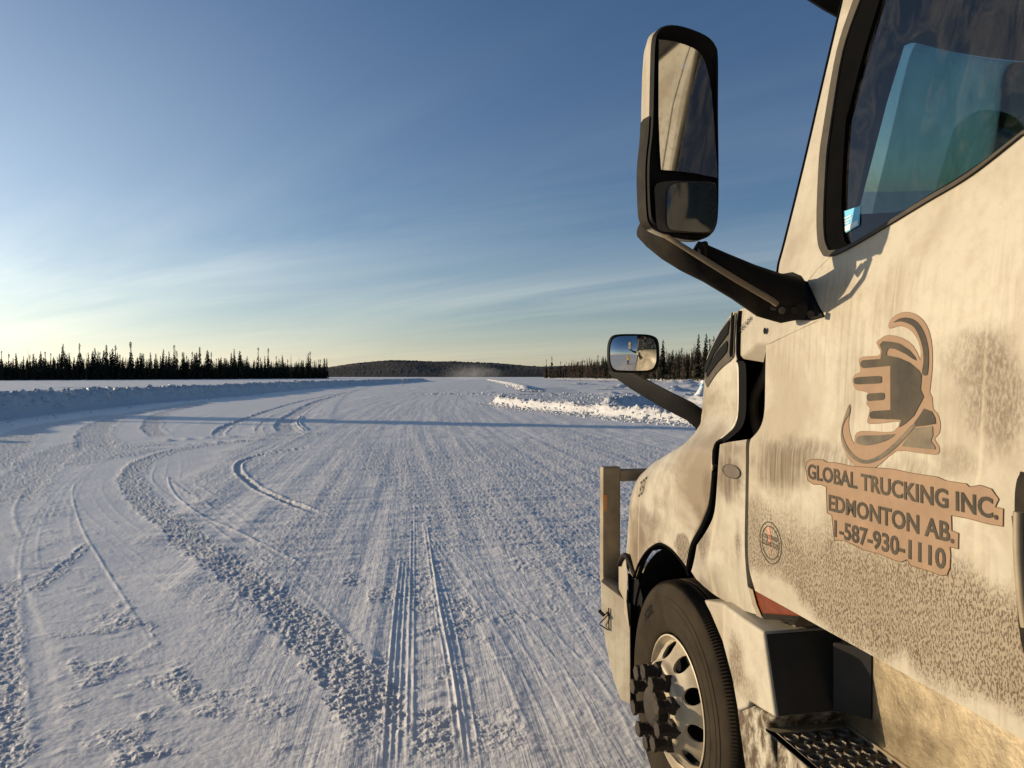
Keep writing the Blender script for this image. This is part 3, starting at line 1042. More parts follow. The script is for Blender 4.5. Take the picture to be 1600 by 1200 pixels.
def snow_heap(px, py, rad, h, seed):
    c = onZ(px, py)
    n = 48
    g = np.linspace(-1, 1, n)
    U, V = np.meshgrid(g, g)
    rr = np.sqrt(U * U + V * V)
    X = c.x + U * rad
    Y = c.y + V * rad * 0.8
    Z = h * np.exp(-(rr * 1.9) ** 2) * (0.75 + 0.6 * fbm(U * 3, V * 3, seed, 3, 0.6)) * (1 - sstep(0.7, 1.0, rr)) - 0.03
    co = np.stack([X, Y, Z], -1).reshape(-1, 3)
    i = np.arange(n - 1)[:, None] * n
    j = np.arange(n - 1)[None, :]
    q = np.stack([i + j, i + j + 1, i + n + j + 1, i + n + j], -1).reshape(-1, 4)
    me = bpy.data.meshes.new('snow_drift')
    me.from_pydata(co.tolist(), [], q.tolist())
    smooth(me)
    a = me.attributes.new('rough', 'FLOAT', 'POINT')
    a.data.foreach_set('value', np.full(len(co), 0.4, np.float32))
    o = link_mesh('snow_drift', me, M['bank'])
    tag(o, kind='structure')
    return o


for k, (px, py, rad, h) in enumerate([(978, 607, 6, 0.7), (1055, 612, 4, 0.7), (905, 601, 7, 0.4), (940, 597, 8, 0.4), (1065, 600, 9, 0.9), (1010, 596.5, 10, 0.6),
                                      (1078, 622, 2.2, 0.5), (66, 617, 5, 0.5), (627, 597, 4, 0.8), (960, 616, 4, 0.3), (1030, 625, 3, 0.3), (880, 595, 9, 0.5), (1100, 606, 8, 0.9)]):
    snow_heap(px, py, rad, h, 200 + k)


# ------------------------------------------------------------------ far hill
def build_hills():
    prof = [(-700, 578), (-300, 574), (0, 576), (300, 577), (450, 575), (512, 574), (560, 568), (610, 564.5), (650, 563.5), (690, 565), (740, 566.5), (790, 569),
            (850, 571), (950, 571), (1050, 568), (1200, 566), (1500, 570), (2200, 574)]
    xs = np.arange(-700, 2200, 1.6)
    pr = np.interp(xs, [p[0] for p in prof], [p[1] for p in prof])
    dist = np.concatenate([np.linspace(1900, 2500, 26), [2560, 2700]])
    co = []
    for k, dd in enumerate(dist):
        t = min(1, (dd - 1900) / 600)
        for q, a in enumerate(xs):
            f = ROT @ Vector(((a - 800) / FPX, 0, -1))
            f.z = 0
            p = f * dd
            top = CAM_H + (588.0 - pr[q]) / FPX * 2500
            z = top * (t ** 0.8) if k < 26 else top * (0.8 if k == 26 else 0.2)
            co.append((p.x, p.y, z))
    co = np.array(co)
    nx = len(xs)
    ridge = np.repeat(np.clip((dist - 1900) / 600, 0, 1), nx)
    co[:, 2] += (2.2 * np.abs(vnoise(co[:, 0] * 0.12, co[:, 1] * 0.12, 5)) + 6 * vnoise(co[:, 0] * 0.006, co[:, 1] * 0.006, 8)) * np.minimum(1, ridge * 6)
    co[:, 2] += np.where(ridge > 0.9, 2.5 * np.maximum(0, vnoise(co[:, 0] * 0.35, co[:, 1] * 0.02, 6)), 0)
    i = np.arange(len(dist) - 1)[:, None] * nx
    j = np.arange(nx - 1)[None, :]
    q = np.stack([i + j, i + j + 1, i + nx + j + 1, i + nx + j], -1).reshape(-1, 4)
    me = bpy.data.meshes.new('hills')
    me.from_pydata(co.tolist(), [], q.tolist())
    smooth(me)
    m, nt, b = new_mat('far_forest')
    geo = nd(nt, 'ShaderNodeNewGeometry')
    n1 = noise_n(nt, mapping(nt, geo.outputs['Position'], scale=(0.004, 0.004, 0.02)), 1.0, 5, 0.6)
    n2 = noise_n(nt, mapping(nt, geo.outputs['Position'], scale=(0.12, 0.12, 0.03)), 1.0, 4, 0.7)
    c = mixc(nt, ramp(nt, n1, [(0.35, (0, 0, 0)), (0.65, (1, 1, 1))]), (0.045, 0.046, 0.043), (0.10, 0.094, 0.086))
    c = mixc(nt, math_n(nt, 'MULTIPLY', n2, 0.6), c, (0.04, 0.04, 0.036))
    nt.links.new(c, b.inputs['Base Color'])
    b.inputs['Roughness'].default_value = 0.95
    b.inputs['Specular IOR Level'].default_value = 0.05
    o = link_mesh('hills', me, m)
    tag(o, kind='structure')


build_hills()

# ------------------------------------------------------------------ trees
M['needle'] = plain('spruce_needles', (0.035, 0.040, 0.026), 0.9, spec=0.1, var=0.4, scale=0.8)
M['bark'] = plain('grey_brown_bark', (0.085, 0.068, 0.052), 0.9, spec=0.1, var=0.3, scale=3)
M['twig'] = plain('bare_birch_twigs', (0.125, 0.092, 0.072), 0.9, spec=0.1, var=0.3, scale=0.6)


def spruce_mesh(seed, h, rad, top_club=0.0, gaps=0.25, add=None, at=None, dense=1.0):
    rg = random.Random(seed)
    mb = add or MB()
    o = Vector(at or (0, 0, 0))
    lean = Vector((rg.uniform(-0.02, 0.02), rg.uniform(-0.02, 0.02), 0))

    def axis(z):
        return o + lean * z + Vector((0, 0, z))
    mb.tube([axis(-0.3), axis(h * 0.5), axis(h)], [0.11 + 0.008 * h, 0.06 + 0.003 * h, 0.012], 5, cap=False, mi=1)
    z = h * rg.uniform(0.04, 0.10)
    gap_until = -1
    while z < h * 0.985:
        t = z / h
        r = rad * (1 - t) ** 0.62 * rg.uniform(0.65, 1.2) + 0.10
        if top_club and t > 0.84:
            r = max(r, rad * top_club * rg.uniform(0.6, 1.0) * (1 - ((t - 0.92) / 0.09) ** 2) + 0.06)
        elif top_club and 0.72 < t < 0.84:
            r *= 0.45
        if rg.random() < gaps * 0.2 and t > 0.3:
            gap_until = z + h * rg.uniform(0.015, 0.05)
        nb = int((3 + 4 * (1 - t)) * dense) if z > gap_until else 1
        for k in range(max(1, nb)):
            a = rg.uniform(0, 2 * math.pi)
            rr = r * rg.uniform(0.55, 1.15)
            dirv = Vector((math.cos(a), math.sin(a), 0))
            sd = Vector((-dirv.y, dirv.x, 0))
            droop = rr * rg.uniform(0.15, 0.75)
            b0 = axis(z + 0.06)
            tip = b0 + dirv * rr - Vector((0, 0, droop))
            wd = 0.10 + rr * 0.26
            mid = b0 + dirv * rr * 0.55 - Vector((0, 0, droop * 0.4))
            mb.poly([b0, mid + sd * wd, tip, mid - sd * wd], 0)
            mb.poly([b0 + Vector((0, 0, 0.10)), mid - Vector((0, 0, wd * 1.2)), tip - Vector((0, 0, wd * 0.5))], 0)
        z += h * 0.013 + 0.05
    return mb


def snag_mesh(seed, h):
    rg = random.Random(seed)
    mb = MB()
    mb.tube([(0, 0, -0.3), (0.05, 0, h * 0.5), (0.1, 0.05, h)], [0.13, 0.09, 0.02], 5, False, 1)
    for k in range(16):
        z = h * rg.uniform(0.25, 0.97)
        a = rg.uniform(0, 6.28)
        L = rg.uniform(0.2, 0.7) * (1.2 - z / h)
        mb.tube([(0.05, 0, z), (0.05 + L * math.cos(a), L * math.sin(a), z - L * 0.3)], [0.03, 0.012], 3, False, 1)
        if rg.random() < 0.5:
            p = Vector((0.05 + L * math.cos(a), L * math.sin(a), z - L * 0.3))
            mb.poly([p, p + Vector((0.15, 0, -0.2)), p + Vector((-0.1, 0.1, -0.3))], 0)
    return mb


def birch_mesh(seed, h, add=None, at=None):
    rg = random.Random(seed)
    mb = add or MB()
    o = Vector(at or (0, 0, 0))
    for s in range(rg.randint(1, 3)):
        off = Vector((rg.uniform(-0.5, 0.5), rg.uniform(-0.5, 0.5), 0))
        ln = Vector((rg.uniform(-0.10, 0.10), rg.uniform(-0.08, 0.08), 1))
        hh = h * rg.uniform(0.75, 1.0)
        mb.tube([o + off - Vector((0, 0, 0.3)), o + off + ln * hh * 0.5, o + off + ln * hh], [0.07, 0.045, 0.012], 4, False, 1)
        for k in range(int(hh * 8)):
            z = hh * rg.uniform(0.15, 1.0)
            a = rg.uniform(0, 6.28)
            L = rg.uniform(0.4, 1.5) * (1.15 - z / hh) + 0.25
            p = o + off + ln * z
            q = p + Vector((math.cos(a) * L * 0.6, math.sin(a) * L * 0.6, L * 0.8))
            sd = Vector((-math.sin(a), math.cos(a), 0)) * 0.05
            mb.poly([p - sd, p + sd, q], 0)
            for b in range(2):
                tq = p + (q - p) * rg.uniform(0.35, 0.8)
                e = tq + Vector((rg.uniform(-0.35, 0.35), rg.uniform(-0.35, 0.35), rg.uniform(0.2, 0.55)))
                mb.poly([tq - sd * 0.8, tq + sd * 0.8, e], 0)
    return mb


def tree_proto(name, mb, mats):
    me = bpy.data.meshes.new(name)
    me.from_pydata(mb.v, [], mb.f)
    me.polygons.foreach_set('material_index', mb.m)
    for m in mats:
        me.materials.append(m)
    return me


NEED, BIRCH = [M['needle'], M['bark']], [M['twig'], M['bark']]
rg = random.Random(31)
SPR = [tree_proto('spruce_tree', spruce_mesh(100 + k, 10.0, rg.uniform(1.0, 1.55), 0.0, 0.2), NEED) for k in range(6)]
CLUB = [tree_proto('spruce_tree', spruce_mesh(140 + k, 10.0, rg.uniform(0.75, 1.1), rg.uniform(0.3, 0.5), 0.4), NEED) for k in range(4)]
SNAG = [tree_proto('dead_tree', snag_mesh(160 + k, 10.0), NEED) for k in range(3)]
BIR = [tree_proto('birch_tree', birch_mesh(170 + k, 9.0), BIRCH) for k in range(6)]


def plant(name, me, p, h, base, label, cat, group):
    o = bpy.data.objects.new(name, me)
    COL.objects.link(o)
    s = h / base
    o.scale = (s * random.uniform(0.9, 1.15), s * random.uniform(0.9, 1.15), s)
    o.location = p
    o.rotation_euler = (0, 0, random.uniform(0, 6.28))
    tag(o, label, cat, group)
    return o


def dpoint(px, dist, z=0.0):
    f = ROT @ Vector(((px - 800) / FPX, 0, -1))
    f.z = 0
    p = f * dist
    p.z = z
    return p


# left shore: a spit of black spruce running away from the camera
rt = random.Random(5)


def left_depth(px):
    return float(np.interp(px, [-60, 0, 250, 450, 515], [315, 335, 420, 540, 600]))


def left_top(px):
    return float(np.interp(px, [-60, 0, 60, 100, 180, 250, 300, 420, 480, 512], [550, 553, 551, 548, 549, 551, 551, 556, 561, 564]))


for k in range(150):
    px = -8 + 520 * (k + rt.uniform(-0.4, 0.4)) / 149.0
    px = min(px, 511)
    d = left_depth(px) + rt.uniform(0, 14)
    H0 = 1.12 * (592 - left_top(px)) / FPX * left_depth(px)
    u = rt.random()
    h = H0 * (rt.uniform(0.55, 0.95) if u < 0.8 else rt.uniform(0.9, 1.2))
    v = rt.random()
    p = dpoint(px, d, 0.05)
    if v < 0.62:
        plant('spruce_tree', rt.choice(SPR), p, h, 10, 'narrow dark spruce standing in the black row along the far left shore', 'tree', 'narrow spruces in the row along the left shore')
    elif v < 0.88:
        plant('spruce_tree', rt.choice(CLUB), p, h * 1.06, 10, 'thin club tipped spruce standing in the dark row along the far left shore', 'tree', 'club topped spruces along the left shore')
    else:
        plant('dead_tree', rt.choice(SNAG), p, h * 1.12, 10, 'bare dead spruce spike rising out of the dark row on the far left shore', 'tree', 'dead spikes along the left shore')


def woods(name, spots, kind):
    mb = MB()
    for (p, h, sd) in spots:
        if kind == 'spruce':
            spruce_mesh(sd, h, 0.15 * h, 0, 0.1, mb, p, 0.6)
        else:
            birch_mesh(sd, h, mb, p)
    me = bpy.data.meshes.new(name)
    me.from_pydata(mb.v, [], mb.f)
    me.polygons.foreach_set('material_index', mb.m)
    o = link_mesh(name, me, NEED if kind == 'spruce' else BIRCH)
    return tag(o, kind='stuff')


sp = []
for k in range(720):
    px = rt.uniform(-70, 510)
    dd = left_depth(px)
    H0 = (592 - left_top(px)) / FPX * dd
    sp.append((dpoint(px, dd + rt.uniform(6, 55), 0.1), H0 * rt.uniform(0.45, 0.92), 1000 + k))
for k in range(160):
    px = rt.uniform(-70, 511)
    sp.append((dpoint(px, left_depth(px) + rt.uniform(-6, 6), 0.05), rt.uniform(0.8, 3.5), 6000 + k))
tag(woods('spruce_woods', sp, 'spruce'), 'dense dark spruce woods filling in behind the front row on the left shore', 'woods')


def right_depth(px):
    return float(np.interp(px, [848, 900, 950, 1040, 1120, 1250], [520, 440, 370, 260, 205, 180]))


def right_top(px):
    return float(np.interp(px, [848, 870, 900, 945, 1030, 1040, 1060, 1120, 1250], [572, 571, 562, 554, 546, 545, 541, 535, 528]))


for k in range(92):
    px = 850 + 330 * ((k + rt.uniform(-0.4, 0.4)) / 91.0)
    px = max(px, 849)
    d = right_depth(px) + rt.uniform(0, 10)
    H0 = (590 - right_top(px)) / FPX * right_depth(px) + 1.0
    p = dpoint(px, d, 0.9)
    v = rt.random()
    if v < 0.6:
        plant('birch_tree', rt.choice(BIR), p, H0 * rt.uniform(0.75, 1.02), 9, 'bare brown birch among the woods behind the right snow bank', 'tree', 'bare birches on the right shore')
    elif v < 0.92:
        plant('spruce_tree', rt.choice(SPR), p, H0 * rt.uniform(0.45, 0.9), 10, 'dark spruce among the brown woods beyond the right snow bank', 'tree', 'dark spruces on the right shore')
    else:
        plant('spruce_tree', rt.choice(CLUB), p, H0 * rt.uniform(0.95, 1.15), 10, 'thin clump topped spruce poking above the right shore woods', 'tree', 'thin spruces above the right woods')
for px, top, lab in ((1035, 527, 'tall pointed spruce just right of the small hood mirror'), (1090, 518, 'pointed spruce tallest of the right shore, nearer to the truck hood'),
                     (1102, 517, 'pointed spruce right beside the truck hood vent'), (1116, 520, 'pointed spruce half hidden by the truck hood vent')):
    d = right_depth(px) - 6
    plant('spruce_tree', SPR[(px * 7) % 6], dpoint(px, d, 0.8), (590 - top) / FPX * d, 10, lab, 'tree', 'pointed spruces by the truck hood')
plant('spruce_tree', CLUB[0], dpoint(854, 505, 0.5), (590 - 560) / FPX * 505, 10, 'leftmost lone thin spruce standing at the end of the right woods', 'tree', None)
plant('spruce_tree', CLUB[2], dpoint(862.5, 500, 0.5), (590 - 555) / FPX * 500, 10, 'taller of the two lone thin spruces at the left end of the right woods', 'tree', None)
sp1, sp2 = [], []
for k in range(900):
    px = rt.uniform(850, 1330)
    dd = right_depth(px)
    H0 = (590 - right_top(px)) / FPX * dd
    (sp1 if k % 3 == 0 else sp2).append((dpoint(px, dd + rt.uniform(5, 60), 1.0), H0 * rt.uniform(0.6, 1.05), 3000 + k))
for k in range(260):
    px = rt.uniform(850, 1330)
    sp2.append((dpoint(px, right_depth(px) + rt.uniform(-7, 12), 0.8), rt.uniform(1.2, 4.5), 5000 + k))
for k in range(120):
    px = rt.uniform(850, 1330)
    sp1.append((dpoint(px, right_depth(px) + rt.uniform(-5, 12), 0.8), rt.uniform(1.0, 4.0), 5500 + k))
tag(woods('spruce_woods', sp1, 'spruce'), 'dark conifers massed deep in the woods on the right shore', 'woods')
tag(woods('birch_woods', sp2, 'birch'), 'haze of bare brown birches massed deep in the woods on the right shore', 'woods')

# spruces on the sunward shore, out of the picture: their long shadows cross the road and the lake
sd2 = Vector((SUN_DIR.x, SUN_DIR.y, 0)).normalized()
for (px, py, dist, h) in ((230, 652, 50, 19.0), (234, 653, 53, 17.5), (330, 662, 62, 11.5), (60, 606, 50, 14), (20, 611, 70, 15), (40, 618, 45, 12)):
    p = onZ(px, py) + sd2 * dist
    plant('spruce_tree', SPR[(px // 10) % 6], (p.x, p.y, 0), h, 10, 'spruce on the sunward shore throwing its long shadow over the snow', 'tree', 'spruces outside the picture on the sunny side')


# shore bank under the right woods
def shore(name, pxs, depth_f, z, inner):
    rows = []
    for q in range(10):
        t = q / 9
        rows.append([dpoint(px, depth_f(px) - inner + t * (inner + 70), z * float(sstep(0, 0.35, np.array(t))) + (0.35 * float(vnoise(px * 0.11, q * 0.9, 7)) * min(1, q) if q else -0.25)) for px in pxs])
    mb = MB()
    mb.loft(rows, cap=False, closed=False)
    o = mb.build(name, M['bank'], None, 180)
    tag(o, kind='structure')


shore('snow_shore', list(range(846, 1400, 4)), right_depth, 1.0, 16)
shore('snow_shore', list(range(-120, 520, 5)), left_depth, 0.25, 6)


# ------------------------------------------------------------------ small things on the snow
def marker():
    p = onZ(629.5, 605)
    e = empty('road_marker', (p.x, p.y, 0), 'thin red and white marker stake standing at the left edge of the far road', 'marker')
    d = (p - CAM).length
    hh = 14.5 / FPX * d
    mb = MB()
    mb.tube([(p.x, p.y, -0.1), (p.x, p.y, hh * 0.72)], 0.045, 8)
    mb.build('stake', plain('faded_red_stake', (0.28, 0.13, 0.09), 0.6), e, 40)
    mb = MB()
    mb.tube([(p.x, p.y, hh * 0.72), (p.x, p.y, hh)], 0.06, 8)
    mb.build('reflective_band', plain('pale_band', (0.6, 0.55, 0.48), 0.5), e, 40)


marker()


def sapling():
    p = onZ(1140, 604)
    e = empty('bare_sapling', (p.x, p.y, 0), 'leafless bent twig sticking out of the snow below the hood mirror', 'sapling')
    s = (p - CAM).length / FPX
    a = dpoint(1134, 1)
    mb = MB()
    rgx = random.Random(3)
    base = onZ(909, 603)
    e.location = (base.x, base.y, 0)
    ORIGIN[e.name] = Vector((base.x, base.y, 0))
    s = (base - CAM).length / FPX
    side = Vector((math.cos(YAW), -math.sin(YAW), 0))
    mb.tube([base - Vector((0, 0, 0.1)), base + Vector((0, 0, 8 * s)) - side * 2 * s, base + Vector((0, 0, 16 * s)) - side * 7 * s, base + Vector((0, 0, 22 * s)) - side * 11 * s], [0.03, 0.025, 0.018, 0.008], 5)
    stem = mb.build('stem', M['twig'], e)
    for k in range(5):
        t = rgx.uniform(0.3, 0.95)
        q = base + Vector((0, 0, 21 * s * t)) - side * (10 * s * t * t)
        mb = MB()
        mb.tube([q, q + side * rgx.uniform(-3, 3) * s + Vector((0, 0, rgx.uniform(1.5, 4) * s))], [0.014, 0.006], 4)
        mb.build('twig', M['twig'], e)


sapling()


def ice_slab():
    p = onZ(1093, 624)
    d = (p - CAM).length
    s = d / FPX
    e = empty('ice_slab', (p.x, p.y, 0), 'upright blue ice slab with snow heaped against it, just left of the truck hood', 'ice slab')
    side = Vector((math.cos(YAW), -math.sin(YAW), 0))
    fw = Vector((math.sin(YAW), math.cos(YAW), 0))

    def q(a, b, c=0.0):
        return p + side * (a * s) + Vector((0, 0, b * s)) + fw * c
    ice, nt, b = new_mat('blue_ice')
    b.inputs['Base Color'].default_value = (0.30, 0.52, 0.62, 1)
    b.inputs['Roughness'].default_value = 0.25
    mb = MB()
    mb.prism([q(0, -3), q(12, -3), q(12.5, 20), q(9, 25), q(4, 24), q(0.5, 14)], fw * 0.6)
    mb.build('slab', ice, e, bevel=0.05)
    rgx = random.Random(8)
    mb = MB()
    rings = []
    for k in range(9):
        t = k / 8
        rr = (1 - t) ** 0.8
        rings.append([q(-7 + 11 * t + 9 * rr * math.cos(2 * math.pi * j / 14) * rgx.uniform(0.85, 1.15), -2 + 24 * t + rgx.uniform(-0.6, 0.6), 0.9 * rr * math.sin(2 * math.pi * j / 14) - 0.35) for j in range(14)])
    mb.loft(rings)
    mb.build('snow_heap', M['bank'], e, 180)
    mb = MB()
    mb.loft([[q(8 + (5.5 - abs(k - 2) * 1.2) * math.cos(2 * math.pi * j / 12), 23.5 + k * 1.4, 0.3 + 0.35 * math.sin(2 * math.pi * j / 12)) for j in range(12)] for k in range(5)])
    mb.build('snow_cap', M['bank'], e, 180)


ice_slab()


# blown snow hanging over the far road, raised by a vehicle
def plume():
    c = dpoint(738, 420, 2.6)
    me = bpy.data.meshes.new('blown_snow')
    bm = bmesh.new()
    bmesh.ops.create_icosphere(bm, subdivisions=3, radius=1.0)
    bm.to_mesh(me)
    bm.free()
    m = bpy.data.materials.new('blown_snow')
    m.use_nodes = True
    nt = m.node_tree
    nt.nodes.remove(nt.nodes['Principled BSDF'])
    t = nd(nt, 'ShaderNodeTexCoord')
    ln = nt.nodes.new('ShaderNodeVectorMath')
    ln.operation = 'LENGTH'
    nt.links.new(t.outputs['Object'], ln.inputs[0])
    f = ramp(nt, ln.outputs['Value'], [(0.0, (1, 1, 1)), (0.55, (0.35, 0.35, 0.35)), (1.0, (0, 0, 0))])
    n = noise_n(nt, mapping(nt, t.outputs['Object'], scale=(2.2, 2.2, 1.4)), 1.0, 4, 0.6, 0.5)
    den = math_n(nt, 'MULTIPLY', math_n(nt, 'MULTIPLY', f, ramp(nt, n, [(0.3, (0, 0, 0)), (0.7, (1, 1, 1))])), 0.035)
    v = nd(nt, 'ShaderNodeVolumePrincipled')
    v.inputs['Color'].default_value = (0.9, 0.88, 0.85, 1)
    nt.links.new(den, v.inputs['Density'])
    nt.links.new(v.outputs[0], nt.nodes['Material Output'].inputs['Volume'])
    o = link_mesh('blown_snow', me, m)
    o.location = c
    o.scale = (19, 19, 7)
    o.rotation_euler = (0, 0, -YAW)
    tag(o, 'pale puff of blown snow hanging over the far end of the road', 'blown snow', None, 'stuff')


plume()
#TRUCK
# ------------------------------------------------------------------ the truck
XC = 2.48                                            # middle plane of the truck
T = empty('semi_truck', (XC, 2.0, 0), 'dirty white semi truck parked at the right with company lettering on its door', 'truck')

SZ = [(-1.3, 1.29), (-1.0, 1.285), (-0.75, 1.275), (-0.6, 1.266), (-0.3, 1.262), (-0.225, 1.264), (-0.20, 1.272), (-0.1, 1.277), (0.0, 1.281), (0.12, 1.288), (0.2, 1.296),
      (0.3, 1.310), (0.4, 1.326), (0.6, 1.358), (0.9, 1.408), (1.2, 1.46), (1.4, 1.52), (1.9, 1.70)]


def S(z, y=0.0):
    """outer side of the cab at height z above the camera"""
    return float(np.interp(z, [a for a, b in SZ], [b for a, b in SZ]))


def onS(px, py, off=0.0, f=S):
    X = 1.28
    for _ in range(12):
        p = onX(px, py, X + off)
        X = f(p.z - CAM_H, p.y)
    return onX(px, py, X + off)


def yz(pts, f=S):
    return [(p.y, p.z) for p in (onS(a, b, 0, f) for a, b in pts)]


def sheet(name, poly, mat, parent, off=0.0, thick=0.02, bevel=0.004, f=S, ycuts=(), zstep=0.02, segs=2, holes=()):
    """panel that follows the cab side: outline given in (y, z)"""
    bm = bmesh.new()
    vs = [bm.verts.new((0, a, b)) for a, b in poly]
    es = [bm.edges.new((vs[i], vs[(i + 1) % len(vs)])) for i in range(len(vs))]
    for h in holes:
        hv = [bm.verts.new((0, a, b)) for a, b in h]
        es += [bm.edges.new((hv[i], hv[(i + 1) % len(hv)])) for i in range(len(hv))]
    bmesh.ops.triangle_fill(bm, use_beauty=True, use_dissolve=False, edges=es, normal=(-1, 0, 0))
    z0, z1 = min(p[1] for p in poly), max(p[1] for p in poly)
    z = math.ceil(z0 / zstep) * zstep
    while z < z1:
        bmesh.ops.bisect_plane(bm, geom=bm.verts[:] + bm.edges[:] + bm.faces[:], plane_co=(0, 0, z), plane_no=(0, 0, 1), dist=1e-5)
        z += zstep
    for y in ycuts:
        bmesh.ops.bisect_plane(bm, geom=bm.verts[:] + bm.edges[:] + bm.faces[:], plane_co=(0, y, 0), plane_no=(0, 1, 0), dist=1e-5)
    for v in bm.verts:
        v.co.x = f(v.co.z - CAM_H, v.co.y) + off
    bmesh.ops.recalc_face_normals(bm, faces=bm.faces)
    if sum(fc.normal.x * fc.calc_area() for fc in bm.faces) > 0:
        bmesh.ops.reverse_faces(bm, faces=bm.faces)
    if thick:
        # explicit wall thickness, rolled in from the outline
        outer = bm.faces[:]
        r = bmesh.ops.duplicate(bm, geom=outer)
        inner = [g for g in r['geom'] if isinstance(g, bmesh.types.BMFace)]
        iv = {v for fc in inner for v in fc.verts}
        for v in iv:
            v.co.x += thick
        bmesh.ops.reverse_faces(bm, faces=inner)
        vmap = r['vert_map']
        for e in [e for e in bm.edges if e.is_boundary and e.verts[0] not in iv]:
            a, b = e.verts
            try:
                bm.faces.new((b, a, vmap[a], vmap[b]))
            except Exception:
                pass
        bmesh.ops.recalc_face_normals(bm, faces=bm.faces)
    me = bpy.data.meshes.new(name)
    bm.to_mesh(me)
    bm.free()
    o = link_mesh(name, me, mat, parent)
    smooth(me)
    if thick and bevel:
        md = o.modifiers.new('bevel', 'BEVEL')
        md.width = bevel
        md.segments = segs
        md.limit_method = 'ANGLE'
        md.angle_limit = R(50)
        md.harden_normals = True
    elif thick:
        me.set_sharp_from_angle(angle=R(50))
    return o


def smooth2(pts, n=5, closed=False):
    return [(p.x, p.y) for p in catmull([Vector((a, b, 0)) for a, b in pts], n, closed)]


# ---- door
door_front = smooth2([(1197, 540), (1196, 575), (1195.5, 610), (1194.5, 640), (1191, 660), (1184, 674), (1173, 686)], 4) + \
    smooth2([(1170.5, 720), (1169.5, 780), (1168.5, 850), (1171, 890), (1180, 923)], 4)
door_low = [(1600, 1157)]
win_out = smooth2([(1337, 0), (1311, 80), (1290, 200), (1283.5, 250), (1280, 330), (1281, 372), (1286, 392), (1298, 401), (1337, 384), (1447, 318), (1520, 274), (1600, 211)], 5)
win_in = smooth2([(1368, 0), (1342, 87), (1322, 165), (1315, 197), (1309, 306), (1310, 345), (1312, 368), (1318, 380), (1337, 373), (1440, 307), (1512, 262), (1600, 198)], 5)
REAR = 0.90


def win_ext(px, zt, zr):
    """carry a window outline beyond the picture edge: up to the header, back to the rear post"""
    a = yz(px)
    (y0, z0), (y1, z1) = a[0], a[4]
    k = (y0 - y1) / (z0 - z1)
    top = (y0 + k * (CAM_H + zt - z0), CAM_H + zt)
    return [(REAR + zr, CAM_H + zt - 0.03), (top[0] - 0.12, CAM_H + zt), (top[0] - 0.03, CAM_H + zt - 0.03)] + a + [(REAR + zr, CAM_H + 0.50)]


WO, WI = win_ext(win_out, 1.54, 0.06), win_ext(win_in, 1.50, 0.10)
a_out = yz(win_out)
iw = [k for k, p in enumerate(win_out) if p == (1298, 401) or (abs(p[0] - 1298) < .6 and abs(p[1] - 401) < .6)][0]
low_edge = a_out[iw:] + [(REAR + 0.06, CAM_H + 0.50), (REAR, CAM_H + 0.50)]
shoulder = [(1199, 539), (1240, 519), (1275, 503), (1288, 494), (1276, 470), (1262, 440), (1278, 420)]
door_poly = [p for p in yz(list(reversed(shoulder)))] + yz(door_front)
door_poly = yz(door_front) + yz(door_low) + [(REAR, CAM_H - 0.708)] + list(reversed(low_edge)) + yz(list(reversed(shoulder)))[0:]
DOOR = sheet('door', door_poly, M['door_paint'], T, 0, 0.03, 0.006)

# window: rubber frame, grey moulding, tinted pane
def ring_strip(name, A, B, mat, parent, offA, offB, thick=0.02):
    mb = MB()
    n = min(len(A), len(B))
    ra = [Vector((S(z - CAM_H) + offA, y, z)) for y, z in A[:n]]
    rb = [Vector((S(z - CAM_H) + offB, y, z)) for y, z in B[:n]]
    back_a = [p + Vector((thick, 0, 0)) for p in ra]
    back_b = [p + Vector((thick + 0.015, 0, 0)) for p in rb]
    mb.loft([ra, rb, back_b, back_a, ra], cap=False, closed=True)
    return mb.build(name, mat, parent, 40)


ring_strip('window_seal', WO, WI, M['rubber'], DOOR, -0.002, 0.012, 0.03)
mo_out = [(a - 0.5, b) for a, b in win_out]
mo_in = smooth2([(1345, 0), (1318, 80), (1298, 200), (1292, 250), (1288, 330), (1289, 368), (1293, 384), (1301, 391), (1337, 377.5), (1445, 311), (1518, 267), (1600, 204)], 5)
MOo, MOi = win_ext(mo_out, 1.54, 0.06), win_ext(mo_in, 1.52, 0.075)
ring_strip('window_moulding', MOo, MOi, M['grey_trim'], DOOR, -0.008, -0.004, 0.008)
sheet('window_pane', WI, M['glass'], DOOR, 0.022, 0.0, 0)
sheet('door_upper_frame', [(REAR, CAM_H + 0.5), (REAR + 0.06, CAM_H + 0.5), WO[0], WO[1], WO[2], (WO[2][0] + 0.02, CAM_H + 1.60), (REAR, CAM_H + 1.60)], M['paint_clean'], DOOR, 0, 0.03, 0.006)
# sticker in the window corner
st = [onS(a, b, 0.019) for a, b in ((1315.6, 331), (1344, 321.5), (1342.7, 352), (1316.5, 366.6))]
mb = MB()
mb.poly(st)
stk = mb.build('window_sticker', M['sticker'], DOOR)
mb = MB()
for (u0, u1, v0, v1) in ((0.06, 0.94, 0.70, 0.95), (0.15, 0.55, 0.30, 0.36), (0.15, 0.7, 0.45, 0.5), (0.15, 0.45, 0.57, 0.62)):
    def lp(u, v):
        return st[0].lerp(st[1], u).lerp(st[3].lerp(st[2], u), v) + Vector((-0.0015, 0, 0))
    mb.poly([lp(u0, v0), lp(u1, v0), lp(u1, v1), lp(u0, v1)])
mb.build('sticker_print', M['sticker_white'], DOOR)

